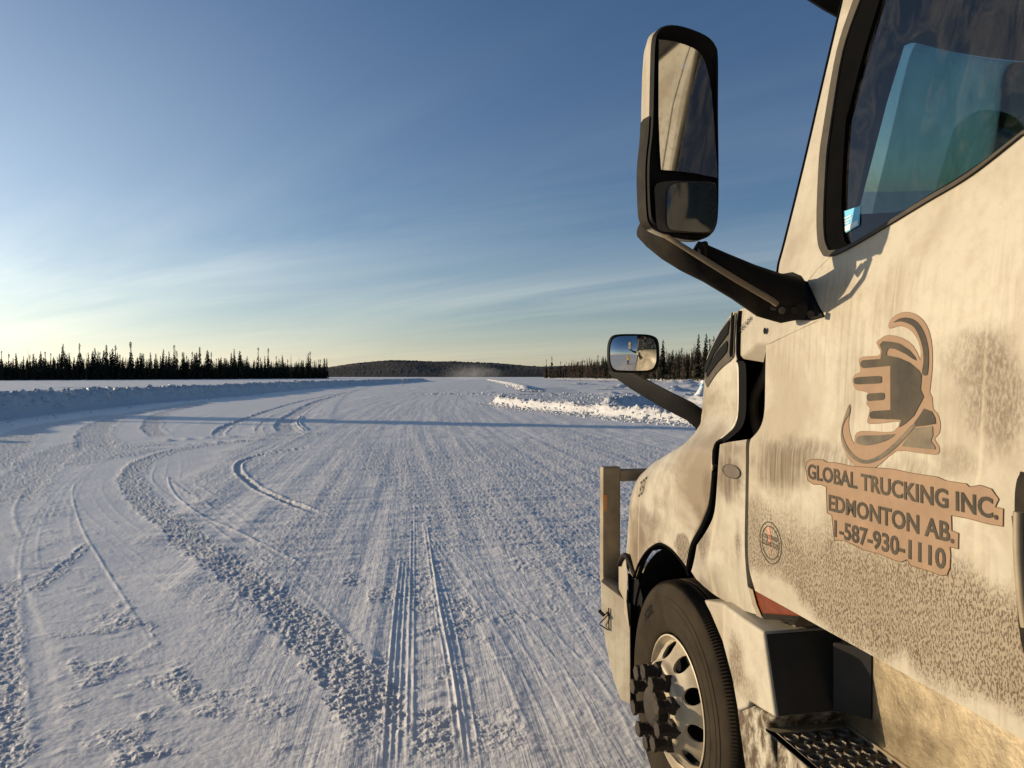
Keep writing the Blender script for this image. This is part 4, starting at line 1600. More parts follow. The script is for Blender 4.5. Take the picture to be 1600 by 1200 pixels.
# ---- decals lie on the door skin
def decal(name, polys, mat, parent, off, f=S, crop=None, holes=None):
    obs = bmesh.new()
    for pi, poly in enumerate(polys):
        if crop:
            sc, ox, oy = crop
            poly = [(ox + a / sc, oy + b / sc) for a, b in poly]
        P = yz(poly, f)
        bm = bmesh.new()
        vs = [bm.verts.new((0, a, b)) for a, b in P]
        bm.faces.new(vs).normal_update()
        bmesh.ops.triangulate(bm, faces=bm.faces[:], ngon_method='EAR_CLIP')
        z0, z1 = min(p[1] for p in P), max(p[1] for p in P)
        z = math.ceil(z0 / 0.02) * 0.02
        while z < z1:
            bmesh.ops.bisect_plane(bm, geom=bm.verts[:] + bm.edges[:] + bm.faces[:], plane_co=(0, 0, z), plane_no=(0, 0, 1), dist=1e-6)
            z += 0.02
        for v in bm.verts:
            v.co.x = f(v.co.z - CAM_H, v.co.y) - off - 0.00012 * (pi % 3)
        me = bpy.data.meshes.new('t')
        bm.to_mesh(me)
        bm.free()
        obs.from_mesh(me)
        bpy.data.meshes.remove(me)
    for fc in obs.faces:
        if fc.normal.x > 0:
            fc.normal_flip()
    me = bpy.data.meshes.new(name)
    obs.to_mesh(me)
    obs.free()
    o = link_mesh(name, me, mat, parent)
    return o


def stroke(poly, wpx, closed=True):
    out = []
    n = len(poly)
    for i in range(n if closed else n - 1):
        a, b = Vector(poly[i]), Vector(poly[(i + 1) % n])
        d = b - a
        if d.length < 1e-6:
            continue
        d.normalize()
        nrm = Vector((-d.y, d.x)) * wpx * 0.5
        a2, b2 = a - d * wpx * 0.3, b + d * wpx * 0.3
        out.append([tuple(a2 + nrm), tuple(b2 + nrm), tuple(b2 - nrm), tuple(a2 - nrm)])
    return out


C3 = (3.529, 1150, 450)
C4 = (3.529, 1150, 700)


def sm(p, n=3):
    return smooth2(p, n, True)


back_text = [(385, 110), (393, 78), (420, 62), (480, 64), (500, 78), (560, 82), (640, 100), (760, 108), (870, 116), (960, 136), (1050, 150), (1110, 158), (1160, 180), (1270, 196), (1290, 214), (1350, 204), (1410, 225),
             (1452, 282), (1432, 325), (1477, 335), (1475, 432), (1390, 418), (1280, 388), (1190, 372), (1192, 455), (1230, 470), (1228, 556), (1182, 546), (1186, 590), (1182, 660), (1165, 700), (1135, 704), (1060, 676),
             (965, 648), (945, 615), (915, 628), (880, 620), (800, 586), (700, 560), (650, 532), (600, 512), (575, 508), (545, 508), (530, 370), (505, 358), (500, 216), (470, 200), (430, 200), (398, 178)]
back_emb = sm([(798, 282), (840, 260), (920, 277), (978, 320), (1012, 385), (1028, 440), (1050, 480), (1068, 570), (1084, 605), (1088, 665), (1110, 690), (1128, 742), (1122, 800), (1096, 832), (1120, 872), (1122, 905), (1095, 918),
               (985, 905), (885, 898), (800, 968), (740, 1004), (690, 1002), (632, 952), (592, 880), (580, 800), (596, 724), (626, 642), (634, 668), (622, 740), (632, 812), (654, 862), (658, 815), (690, 790), (790, 794), (872, 792), (906, 736),
               (830, 742), (736, 748), (728, 722), (742, 664), (722, 640), (728, 575), (664, 560), (645, 512), (658, 478), (690, 462), (680, 402), (702, 380), (788, 374), (797, 340), (776, 302)], 2)
back_cres = sm([(848, 190), (880, 152), (938, 133), (1000, 150), (1050, 202), (1078, 290), (1085, 400), (1078, 500), (1064, 590), (1036, 590), (1030, 480), (1015, 440), (1022, 360), (1010, 300), (985, 255), (950, 222), (905, 208), (850, 222)], 3)
tail = sm([(1040, 560), (1066, 570), (1056, 640), (1000, 770), (890, 880), (820, 950), (770, 985), (740, 940), (860, 850), (960, 760), (1020, 660)], 3)
decal('company_decal', [[(a + 0, b + 0) for a, b in back_text]], M['peach'], DOOR, 0.0012, crop=C4)
decal('emblem_backing', [back_emb, back_cres], M['peach'], DOOR, 0.0009, crop=C3)
decal('decal_border', stroke(back_text, 3.4), M['peach_edge'], DOOR, 0.0016, crop=C4)
decal('emblem_border', stroke(back_emb, 3.2) + stroke(back_cres, 3.2), M['peach_edge'], DOOR, 0.0006, crop=C3)
E1 = sm([(872, 190), (905, 168), (955, 164), (1003, 188), (1040, 245), (1062, 320), (1067, 400), (1058, 478), (1030, 470), (1038, 400), (1032, 330), (1014, 268), (985, 216), (942, 192), (905, 184)], 3)
E2 = [(795, 312), (815, 293), (860, 296), (905, 306), (960, 342), (990, 378), (1000, 400), (980, 392), (940, 364), (880, 336), (845, 333), (835, 350), (834, 370), (900, 384), (960, 410), (1010, 452), (1028, 480), (1022, 560), (1040, 600), (1008, 660), (985, 705), (935, 750), (902, 768),
      (915, 728), (880, 724), (748, 720), (738, 704), (744, 684), (762, 678), (855, 672), (855, 430), (840, 430), (705, 442), (690, 430), (690, 410), (702, 398), (800, 391), (808, 345)]
E3 = sm([(662, 494), (730, 488), (800, 486), (806, 505), (800, 524), (730, 528), (664, 530), (654, 512)], 3)
E4 = sm([(730, 584), (770, 580), (816, 578), (822, 598), (815, 616), (770, 620), (732, 622), (724, 604)], 3)
E5 = [(1040, 664), (1084, 680), (1102, 716), (1106, 748), (1050, 758), (992, 764), (985, 745), (1015, 705)]
decal('emblem', [E1, E2, E3, E4, E5], M['ink'], DOOR, 0.0022, crop=C3)
E6 = sm([(668, 828), (690, 814), (780, 812), (866, 806), (880, 808), (830, 842), (740, 866), (690, 864), (666, 850)], 3)
E7 = sm([(590, 780), (602, 842), (642, 908), (702, 946), (764, 938), (850, 880), (930, 800), (976, 752), (990, 764), (900, 865), (822, 930), (744, 965), (684, 962), (628, 920), (590, 850), (582, 790), (612, 690), (628, 645), (630, 690), (606, 730)], 3)
E8 = [(990, 772), (1088, 762), (1090, 812), (1078, 842), (1104, 880), (1100, 890), (1010, 882), (920, 872), (930, 850)]
decal('emblem_lower_bars', [E6, E7, E8], M['ink_dusty'], DOOR, 0.0022, crop=C3)


def text_geo(body, offset=0.0, res=3):
    cu = bpy.data.curves.new('txt', 'FONT')
    cu.body = body
    cu.offset = offset
    cu.resolution_u = res
    ob = bpy.data.objects.new('txt', cu)
    COL.objects.link(ob)
    dg = bpy.context.evaluated_depsgraph_get()
    me = bpy.data.meshes.new_from_object(ob.evaluated_get(dg))
    bpy.data.objects.remove(ob)
    bpy.data.curves.remove(cu)
    v = np.array([tuple(q.co) for q in me.vertices])
    f = [list(p.vertices) for p in me.polygons]
    bpy.data.meshes.remove(me)
    v[:, 0] -= v[:, 0].min()
    v[:, 0] /= v[:, 0].max()
    return v, f


def text_on(name, lines, mat, parent, off, cap=0.72, f=S, crop=None):
    """lines: (text, baseline start, baseline end, cap-top over the start, stroke weight)"""
    V, F = [], []
    for body, a, b, c, wgt in lines:
        if crop:
            sc, ox, oy = crop
            a, b, c = [(ox + p[0] / sc, oy + p[1] / sc) for p in (a, b, c)]
        A, B, C = onS(*a, 0, f), onS(*b, 0, f), onS(*c, 0, f)
        v, fc = text_geo(body, wgt)
        i = len(V)
        for q in v:
            y = A.y + (B.y - A.y) * q[0] + (C.y - A.y) * q[1] / cap
            z = A.z + (B.z - A.z) * q[0] + (C.z - A.z) * q[1] / cap
            V.append((f(z - CAM_H, y) - off, y, z))
        F += [[i + k for k in p] for p in fc]
    me = bpy.data.meshes.new(name)
    me.from_pydata(V, [], F)
    return link_mesh(name, me, mat, parent)


for ln_ in [('GLOBAL TRUCKING INC.', (398, 164), (1450, 392), (398, 84), 0.012), ('EDMONTON AB.', (515, 341), (1206, 523), (515, 254), 0.012), ('1-587-930-1110', (546, 485), (1160, 668), (546, 394), 0.012)]:
    text_on('decal_lettering', [ln_[:4] + (0.026,)], M['ink'], DOOR, 0.0025, crop=C4)

# round certification sticker
bx, by, br = 0, 0, 0
bc = onS(1204, 848)


def circ(r, n=40, a0=0, a1=2 * math.pi):
    return [(bc.y + r * math.cos(a0 + (a1 - a0) * k / n), bc.z + r * math.sin(a0 + (a1 - a0) * k / n)) for k in range(n + (0 if abs(a1 - a0 - 2 * math.pi) < 1e-6 else 1))]


def yz_mesh(name, polys, mat, parent, off):
    mb = MB()
    for P in polys:
        mb.poly([(S(z - CAM_H) - off, y, z) for y, z in P])
    me = bpy.data.meshes.new(name)
    me.from_pydata(mb.v, [], mb.f)
    return link_mesh(name, me, mat, parent)


def annulus(r0, r1, n=40):
    A, B = circ(r0, n), circ(r1, n)
    return [[A[k], A[(k + 1) % n], B[(k + 1) % n], B[k]] for k in range(n)]


R0 = 0.066
yz_mesh('certified_sticker', annulus(R0, R0 * 0.955) + annulus(R0 * 0.79, R0 * 0.75), M['ink'], DOOR, 0.0014)
yz_mesh('sticker_flash', [[(bc.y + 0.014 + 0.007, bc.z + 0.050), (bc.y + 0.014 - 0.009, bc.z + 0.048), (bc.y - 0.004, bc.z + 0.020), (bc.y + 0.002, bc.z - 0.012), (bc.y - 0.012, bc.z - 0.056), (bc.y + 0.004, bc.z - 0.02), (bc.y + 0.016, bc.z + 0.018)]], M['red'], DOOR, 0.0010)
def bpx(y, z):
    return topix((S(bc.z + z - CAM_H), bc.y + y, bc.z + z))
text_on('sticker_lettering', [('CERTIFIED', bpx(0.041, 0.010), bpx(-0.041, 0.010), bpx(0.041, 0.024), 0.008), ('CLEAN IDLE', bpx(0.046, -0.012), bpx(-0.046, -0.012), bpx(0.046, 0.004), 0.008)], M['ink'], DOOR, 0.0018)

# handle in its recess
hp = sm([(1586.5, 790), (1589, 755), (1594, 742), (1602, 738), (1660, 770), (1664, 900), (1660, 1040), (1640, 1060), (1606, 1030), (1594, 985), (1588, 900)], 3)
decal('handle_recess', [hp], M['black_dusty'], DOOR, 0.002)
hb = [onS(a, b, -0.012) for a, b in ((1592, 800), (1592, 860), (1597, 930), (1604, 980))]
mb = MB()
mb.tube(catmull(hb, 4), 0.010, 8)
mb.build('door_handle', M['steel'], DOOR, 60)
mb = MB()
mb.tube([onS(1586, 806, -0.006), onS(1588, 828, -0.006)], 0.006, 8)
mb.build('handle_pin', M['black'], DOOR, 60)

# ---- panel between hood and door, with its swollen lower corner
q0 = onS(1112, 880)


def SQ(z, y):
    b = 0.035 * math.exp(-(((y - q0.y) / 0.10) ** 2) - ((z + CAM_H - q0.z) / 0.13) ** 2)
    return S(z) - b


qp = smooth2([(1125, 694.5), (1138, 691), (1155, 688.5), (1167, 686.5)], 3) + smooth2([(1165.5, 720), (1164.5, 780), (1163.5, 850), (1165.5, 890), (1168, 915)], 3) + [(1176, 944), (1182, 960), (1165, 955), (1145, 947), (1122, 933), (1104, 919.5), (1088, 905), (1080, 893)] + \
    smooth2([(1089, 852), (1107, 824), (1116.5, 799), (1120.5, 757)], 4)
QP = sheet('side_panel', yz(qp, SQ), M['panel_paint'], T, 0.0, 0.03, 0.006, SQ, ycuts=[2.2 + 0.03 * k for k in range(18)])
ov = [(1144 + 13.5 * math.cos(t) , 736.5 + 10.5 * math.sin(t) + 3.0 * math.cos(t)) for t in np.linspace(0, 2 * math.pi, 25)[:-1]]
decal('oval_badge', [ov], M['badge'], QP, 0.003, SQ)
decal('badge_border', stroke(ov, 1.2), M['grey_trim'], QP, 0.004, SQ)
# amber lamp under the door edge
ap = [(1169, 917.5), (1178, 923), (1205, 939), (1232, 954.5), (1247, 963), (1230, 966), (1190, 965.5), (1181, 950)]
LAMP = sheet('marker_lamp', yz(ap), M['amber'], T, 0.006, 0.03, 0.003)
decal('lamp_frame', [[(1168.5, 917), (1176, 921.5), (1182, 944), (1191, 966), (1182, 962), (1174, 940)]], M['steel'], LAMP, 0.0)
decal('lamp_painted_shade', [[(1192, 958), (1249, 962.5), (1246, 969), (1194, 968)]], M['black_dusty'], LAMP, 0.001)  # dark strip: shade on the lamp's lower part put into the colour

# ---- A-pillar, roof edge
pl_left = smooth2([(1216, 440), (1218, 415), (1226, 385), (1243, 318), (1262, 240), (1285, 140), (1305, 55), (1318, 0), (1330, -55), (1341, -110), (1352, -165), (1363, -220)], 4)
pl_right = smooth2([(1337, 0), (1311, 80), (1290, 200), (1283.5, 250), (1280, 330), (1281, 372), (1286, 392), (1298, 401)], 5)
pz = yz(list(reversed(pl_right))) + [(WO[2][0] + 0.02, CAM_H + 1.30)]
pp = yz(pl_left) + [(WO[2][0] + 0.12, CAM_H + 1.70), (WO[2][0] + 0.02, CAM_H + 1.70)] + yz(pl_right) + yz([(1278, 420), (1262, 440), (1240, 432)])
PIL = sheet('windshield_pillar', [p for p in pp], M['paint_clean'], T, -0.001, 0.06, 0.012, segs=3)
lp = [onS(a - 0.6, b, 0.010) for a, b in pl_left[2:]]
mb = MB()
mb.tube(lp, 0.007, 6)
mb.build('windshield_seal', M['rubber'], PIL, 60)

# windshield, bowed forward between the pillars
rows = []
for k, (a, b) in enumerate(pl_left[4:]):
    p = onS(a, b, 0.02)
    z = p.z
    rows.append([Vector((p.x + (2 * (XC - p.x)) * t, p.y + 0.34 * (1 - (2 * t - 1) ** 2), z)) for t in np.linspace(0, 1, 25)])
mb = MB()
mb.loft(rows, cap=False, closed=False)
WS = mb.build('windshield', M['wshield'], T, 180)
# roof, visor, far side, sleeper: what the mirrors and a step sideways would show
zt = CAM_H + 1.60
roofp = []
for k, (y, z, inn) in enumerate([(2.45, zt - 0.02, 0.30), (2.25, zt + 0.10, 0.15), (1.6, zt + 0.32, 0.10), (0.9, zt + 0.55, 0.08), (-1.2, zt + 0.95, 0.08)]):
    xl = 1.46 + inn * 0.4
    xl += 0.04
    roofp.append([Vector((xl, min(y, 2.06) if k == 0 else y, zt - 0.05 if k == 0 else zt - 0.01))] + [Vector((xl + 0.10 + (2 * (XC - xl) - 0.2) * t, y + 0.25 * (1 - (2 * t - 1) ** 2), z - 0.12 * (2 * t - 1) ** 4)) for t in np.linspace(0, 1, 13)] +
                 [Vector((2 * XC - xl, min(y, 2.06) if k == 0 else y, zt - 0.05 if k == 0 else zt - 0.01))])
mb = MB()
mb.loft(roofp, cap=False, closed=False)
mb.build('roof', M['paint_clean'], T, 60)
mb = MB()
vis = []
for t in np.linspace(-0.02, 1.02, 21):
    c0 = onX(1308, -52, 1.44)
    xx = 1.43 + (2 * (XC - 1.43)) * t
    yy = c0.y - 0.05 + 0.30 * (1 - (2 * t - 1) ** 2)
    vis.append([Vector((xx, yy + 0.02, c0.z + 0.06)), Vector((xx, yy + 0.10, c0.z + 0.01)), Vector((xx, yy + 0.17, c0.z - 0.055)), Vector((xx, yy + 0.155, c0.z - 0.06)), Vector((xx, yy + 0.08, c0.z - 0.01)), Vector((xx, yy - 0.02, c0.z + 0.03))])
mb.loft(vis)
mb.build('sun_visor', M['black'], T, 40)


def side_sheet(name, y0, y1, z0, z1, mat, mirror=False):
    mb = MB()
    zs = np.linspace(z0, z1, 24)
    mb.loft([[Vector(((2 * XC - S(z)) if mirror else S(z), y, CAM_H + z)) for z in zs] for y in (y0, y1)], cap=False, closed=False)
    return mb.build(name, mat, T, 60)


side_sheet('sleeper_side', REAR - 0.012, -1.3, -0.72, 1.60, M['paint'])
side_sheet('sleeper_side', REAR - 0.012, -1.3, -0.72, 1.60, M['paint'], True)
side_sheet('far_door', 2.2, REAR, -0.71, 0.42, M['paint'], True)
side_sheet('far_window', 2.0, REAR, 0.42, 1.52, M['glass'], True)
mb = MB()
mb.box((1.55, -1.31, 1.0), (2 * XC - 1.55, -1.28, CAM_H + 1.9))
mb.build('sleeper_back', M['paint'], T)
# cab interior
mb = MB()
mb.box((1.42, 0.55, 1.18), (2 * XC - 1.42, 2.2, 1.22))
mb.build('cab_floor', M['interior_dark'], T)
mb = MB()
mb.box((1.44, 0.40, 1.2), (2 * XC - 1.44, 0.44, CAM_H + 1.57))
mb.build('cab_bulkhead', M['interior'], T)
mb = MB()
hl = [[Vector((1.46 + (2 * (XC - 1.46)) * t, y + (0.24 * (1 - (2 * t - 1) ** 2) if y > 2 else 0), z)) for t in np.linspace(0, 1, 13)] for y, z in ((0.5, CAM_H + 1.57), (1.6, CAM_H + 1.57), (1.98, CAM_H + 1.53), (2.03, CAM_H + 1.455))]
mb.loft(hl, cap=False, closed=False)
mb.build('headliner', M['interior'], T, 60)
# inner face of the pillar
rows_ = []
for y_ in range(400, -235, -15):
    lx = float(np.interp(y_, [-240, 0, 87, 165, 306, 368, 400], [1470, 1368, 1342, 1322, 1309, 1312, 1330])) - 9
    rx = float(np.interp(y_, [-240, 35, 160, 290, 330, 400], [1500, 1424, 1386, 1352, 1342, 1336]))
    rx = max(rx, lx + 6)
    pa, pb = onS(lx, y_, 0.045), onS(rx, y_, 0.115)
    rows_.append([pa, pb, pb + Vector((0.03, 0.10, 0)), pa + Vector((0.03, 0.14, 0))])
mb = MB()
mb.loft(rows_, cap=True, closed=True)
mb.build('pillar_trim', M['interior'], T, 60)
mb = MB()
dsh = []
for t in np.linspace(0, 1, 13):
    xx = 1.40 + 2 * (XC - 1.40) * t
    bow = 0.28 * (1 - (2 * t - 1) ** 2)
    hump = 0.10 * math.exp(-((xx - 1.92) / 0.28) ** 2)
    dsh.append([Vector((xx, 2.20 + bow, CAM_H + 0.42)), Vector((xx, 2.02 + bow * 0.3, CAM_H + 0.47 + hump)), Vector((xx, 1.92, CAM_H + 0.44 + hump)), Vector((xx, 1.88, CAM_H + 0.1)), Vector((xx, 2.0, CAM_H - 0.5)), Vector((xx, 2.25 + bow, CAM_H - 0.5))])
mb.loft(dsh)
mb.build('dashboard', M['interior_dark'], T, 40)
mb = MB()
wc = Vector((1.93, 1.74, CAM_H + 0.42))
nrm = Vector((0, -0.55, 0.83)).normalized()
e1 = Vector((1, 0, 0))
e2 = nrm.cross(e1).normalized()
mb.loft([[wc + (e1 * math.cos(a) + e2 * math.sin(a)) * (0.225 + 0.017 * math.cos(b)) + nrm * 0.017 * math.sin(b) for b in np.linspace(0, 2 * math.pi, 9)[:-1]] for a in np.linspace(0, 2 * math.pi, 41)], cap=False)
for a in (0.3, 2.84, 4.71):
    mb.tube([wc, wc + (e1 * math.cos(a) + e2 * math.sin(a)) * 0.22], 0.016, 6)
mb.tube([wc - nrm * 0.35, wc + nrm * 0.02], 0.05, 12)
mb.build('steering_wheel', M['interior_dark'], T, 60)
for name, xs in (('driver_seat', 1.93), ('passenger_seat', 3.0)):
    mb = MB()
    prof = [(1.50, 1.55), (1.52, 1.72), (1.08, 1.74), (0.98, 2.05), (0.92, 2.42), (0.86, 2.66), (0.72, 2.66), (0.74, 2.4), (0.84, 2.0), (0.9, 1.6)]
    mb.prism([Vector((xs - 0.25, y, z)) for y, z in prof], (0.5, 0, 0))
    mb.build(name, M['interior'], T, bevel=0.04, segs=3)

# ---- hood: level curves swept round the nose, fitted between the seam and the outline seen against the snow
seam_px = [(1154, 486), (1151, 500), (1150, 530), (1150, 556), (1153, 565), (1155.5, 572), (1156, 616), (1155, 647), (1147.7, 668), (1130, 683.5), (1117.5, 695), (1115.6, 705), (1113.8, 737.5), (1109, 786), (1095, 820), (1080, 850), (1074, 884), (1071, 900), (1069, 930)]
sil = [(470, 1150), (487, 1147), (497, 1139), (511, 1127), (540, 1112), (565, 1102.5), (590, 1100.5), (615, 1099), (640, 1097), (655, 1094.5), (668, 1091.5), (678, 1086), (688, 1077), (698, 1063), (706, 1048), (717, 1031), (730, 1012.5), (743, 998), (760, 990), (784, 984), (822, 981.5), (850, 980), (868, 978), (900, 980), (940, 984), (1000, 990)]
SHZ = [(-1.2, 1.285), (-0.35, 1.277), (-0.28, 1.282), (-0.22, 1.31), (-0.15, 1.335), (0.0, 1.345), (0.3, 1.37)]


def SH(z, y=0.0):
    return float(np.interp(z, [a for a, b in SHZ], [b for a, b in SHZ]))


sm_ = [onS(a, b, 0, SH) for a, b in seam_px]
sz = np.array([p.z - CAM_H for p in sm_][::-1])
sy = np.array([p.y for p in sm_][::-1])
o_ = np.argsort(sz)
sz, sy = sz[o_], sy[o_]
ZL = np.concatenate([np.arange(-0.97, -0.40, 0.02), np.arange(-0.40, -0.12, 0.0125), np.arange(-0.12, 0.2401, 0.02)])
NT_ = 96
tq = np.linspace(0, 1, NT_) ** 1.0
hood_rows, bs = [], []


def level(z, b, N):
    xr, yr = SH(z), float(np.interp(z, sz, sy))
    n = float(np.interp(z, [-1.0, -0.5, -0.3, -0.2, 0.0, 0.25], [4.2, 4.0, 3.4, 2.6, 2.3, 2.2]))
    th = np.linspace(0, math.pi / 2, N)
    # even spacing along the curve
    X = XC - (XC - xr) * np.cos(th) ** (2 / n)
    Y = yr + b * np.sin(th) ** (2 / n)
    L = np.concatenate([[0], np.cumsum(np.hypot(np.diff(X), np.diff(Y)))])
    return X, Y, L


for z in ZL:
    lo, hi = 0.05, 2.6
    for _ in range(26):
        mid = 0.5 * (lo + hi)
        X, Y, L = level(z, mid, 160)
        dx = 1e9
        for xx, yy in zip(X[::2], Y[::2]):
            a, b = topix((xx, yy, CAM_H + z))
            s = np.interp(b, [q[0] for q in sil], [q[1] for q in sil])
            dx = min(dx, a - s)
        if dx > 0:
            lo = mid
        else:
            hi = mid
    bs.append(0.5 * (lo + hi))
bs = np.array(bs)
kk = np.ones(5) / 5
bs = np.convolve(np.pad(bs, 2, 'edge'), kk, 'valid')
half = []
for z, b in zip(ZL, bs):
    X, Y, L = level(z, b, 400)
    tt = np.linspace(0, L[-1], NT_)
    half.append((np.interp(tt, L, X), np.interp(tt, L, Y)))
HV = []
for (X, Y), z in zip(half, ZL):
    HV.append([(x, y, CAM_H + z) for x, y in zip(X, Y)] + [(2 * XC - x, y, CAM_H + z) for x, y in list(zip(X, Y))[-2::-1]])
ncol = len(HV[0])
arch_px = smooth2([(988, 905), (993, 893), (999, 878), (1009, 863), (1020, 853.5), (1029, 850), (1039, 853), (1050, 861), (1061, 873.5), (1070, 886), (1076, 900)], 5)
arch = [(p.y, p.z) for p in (onX(a, b, 1.278) for a, b in arch_px)]
arch_poly = arch + [(arch[-1][0] - 0.25, arch[-1][1] - 0.02), (arch[-1][0] - 0.25, 0.4), (arch[0][0] + 0.02, 0.4)]
V = np.array([p for r in HV for p in r])
left = V[:, 0] < XC - 0.35
near_side = np.minimum(V[:, 0], 2 * XC - V[:, 0]) < 1.75
ins = inside(V[:, 1], V[:, 2], arch_poly) & near_side
F = []
for a in range(len(HV) - 1):
    for c in range(ncol - 1):
        q = [a * ncol + c, a * ncol + c + 1, (a + 1) * ncol + c + 1, (a + 1) * ncol + c]
        if not all(ins[k] for k in q):
            F.append(q)
used = set(k for q in F for k in q)
ap_closed = arch_poly + [arch_poly[0]]
for k in used:
    if ins[k]:
        y, z = V[k, 1], V[k, 2]
        best, bq = 1e9, None
        for (ay, az), (by_, bz) in zip(arch[:-1], arch[1:]):
            dy, dz = by_ - ay, bz - az
            t = max(0, min(1, ((y - ay) * dy + (z - az) * dz) / (dy * dy + dz * dz + 1e-12)))
            d = math.hypot(y - ay - t * dy, z - az - t * dz)
            if d < best:
                best, bq = d, (ay + t * dy, az + t * dz)
        if best < 0.05:
            V[k, 1], V[k, 2] = bq
top = [len(HV) * ncol - ncol + k for k in range(ncol)]
# crowned top
cap_i = len(V)
V = np.vstack([V, [[XC, float(np.interp(ZL[-1], sz, sy)) + 0.02, CAM_H + ZL[-1] + 0.05]]])
F += [[top[k], top[k + 1], cap_i] for k in range(ncol - 1)]
me = bpy.data.meshes.new('hood')
me.from_pydata(V.tolist(), [], F)
bm = bmesh.new()
bm.from_mesh(me)
bmesh.ops.delete(bm, geom=[v for v in bm.verts if not v.link_faces], context='VERTS')
bmesh.ops.recalc_face_normals(bm, faces=bm.faces)
ff = max(bm.faces, key=lambda f: -f.calc_center_median().x)
if ff.normal.x > 0:
    bmesh.ops.reverse_faces(bm, faces=bm.faces)
bm.to_mesh(me)
HB = BVHTree.FromBMesh(bm)
bm.free()
HOOD = link_mesh('hood', me, M['hood_paint'], T)
smooth(me)
md = HOOD.modifiers.new('thickness', 'SOLIDIFY')
md.thickness = 0.022
me.materials.append(M['dark'])
md.material_offset = 1
md.material_offset_rim = 1
md.offset = -1
# arch lip
mb = MB()
mb.tube([Vector((1.281 + 0.0, y, z)) for y, z in arch], 0.006, 8)
mb.build('arch_lip', M['rubber'], HOOD, 60)


def on_hood(px, py, off=0.004):
    d = ray(px, py).normalized()
    h = HB.ray_cast(CAM, d)
    if h[0] is None:
        return None
    n = h[1]
    if n.dot(d) > 0:
        n = -n
    return h[0] + n * off


def hood_patch(name, poly, mat, off=0.004, step=4.0, thick=0.0):
    """a patch laid on the hood: the outline is cut into small cells that follow its surface"""
    bm = bmesh.new()
    vs = [bm.verts.new((a, b, 0)) for a, b in poly]
    bm.faces.new(vs).normal_update()
    bmesh.ops.triangulate(bm, faces=bm.faces[:], ngon_method='EAR_CLIP')
    for ax in (0, 1):
        lo = min(p[ax] for p in poly)
        hi = max(p[ax] for p in poly)
        q = lo + step
        while q < hi:
            co = (q, 0, 0) if ax == 0 else (0, q, 0)
            no = (1, 0, 0) if ax == 0 else (0, 1, 0)
            bmesh.ops.bisect_plane(bm, geom=bm.verts[:] + bm.edges[:] + bm.faces[:], plane_co=co, plane_no=no, dist=1e-4)
            q += step
    for v in bm.verts:
        p = on_hood(v.co.x, v.co.y, off)
        if p is None:
            for dx in range(1, 40):
                p = on_hood(v.co.x + dx * 0.7, v.co.y, off)
                if p is not None:
                    break
        v.co = p if p is not None else Vector((1.5, 3, 1.9))
    me = bpy.data.meshes.new(name)
    bm.to_mesh(me)
    bm.free()
    o = link_mesh(name, me, mat, HOOD)
    smooth(me)
    if thick:
        m2 = o.modifiers.new('thickness', 'SOLIDIFY')
        m2.thickness = thick
        m2.offset = 0
    return o


vent = smooth2([(1153, 488), (1151, 497), (1148.5, 532), (1147.5, 558), (1134, 570), (1121, 583), (1112, 596), (1106, 606)], 2) + smooth2([(1102.8, 597), (1103, 574), (1111.5, 548), (1127, 518), (1141, 498)], 2)
hood_patch('vent_grille', vent, M['grey_trim'], 0.004, 5)
hood_patch('vent_opening', smooth2([(1143, 500), (1140, 520), (1138.5, 524), (1118, 553), (1105, 583), (1104, 572), (1114, 547), (1128, 520)], 2), M['dark'], 0.008, 4)
hood_patch('vent_opening', smooth2([(1139, 532), (1138, 550), (1124, 566), (1110, 586), (1107, 590), (1108, 578), (1122, 551)], 2), M['dark'], 0.008, 4)
hood_patch('vent_edge', smooth2([(1146, 492), (1149, 489), (1147.5, 530), (1146, 558), (1143, 552), (1145, 520)], 2), M['rubber'], 0.009, 4)


def hood_text(body, A, B, C, mat, name, wgt=0.012, cap=0.72):
    v, f = text_geo(body, wgt)
    Vv = []
    for q in v:
        x = A[0] + (B[0] - A[0]) * q[0] + (C[0] - A[0]) * q[1] / cap
        y = A[1] + (B[1] - A[1]) * q[0] + (C[1] - A[1]) * q[1] / cap
        Vv.append(on_hood(x, y, 0.004) or Vector((1.3, 3, 1.3)))
    me = bpy.data.meshes.new(name)
    me.from_pydata(Vv, [], f)
    return link_mesh(name, me, mat, HOOD)


hood_text('337', (998, 777), (1008.5, 768), (1002, 752), M['ink'], 'fleet_number', 0.002)

# black rubber seam running down behind the hood
sA = smooth2([(1152, 564), (1156.5, 573), (1157, 616), (1156, 648), (1149, 669), (1131, 685.5), (1119, 697), (1117.5, 737), (1112, 790), (1099, 824), (1083.5, 852), (1076, 888)], 4)
mb = MB()
mb.tube([onS(a + 1.0, b, 0.004, lambda z, y=0: min(SH(z), S(z) + 0.2)) for a, b in sA], [0.007 + 0.008 * float(sstep(680, 710, np.array(b))) for a, b in sA], 8)
mb.build('hood_seal', M['rubber'], T, 60)
mb = MB()
mb.loft([[onS(a - 3, b, 0.035), onS(a + 9, b, 0.045)] for a, b in sA], cap=False, closed=False)
mb.build('hood_gap', M['dark'], T)
# dark recess between hood and door, with pipes and hoses in it
mb = MB()
mb.box((1.62, 2.02, 1.1), (1.66, 2.9, 2.05))
mb.box((1.36, 2.00, 1.1), (1.64, 2.03, 2.05))
mb.build('firewall', M['dark'], T)
rgx = random.Random(4)
for k in range(5):
    y = 2.25 + 0.09 * k
    x = 1.47 + 0.02 * (k % 2)
    mb = MB()
    mb.tube(catmull([(x, y, 1.55), (x - 0.02, y + 0.03, 1.72), (x + 0.01, y - 0.02, 1.86), (x, y + 0.02, 2.0)], 5), 0.014 + 0.006 * (k % 3), 8)
    mb.build('hose', M['black_dusty'] if k % 2 else M['steel' if k == 4 else 'black'], T, 60)
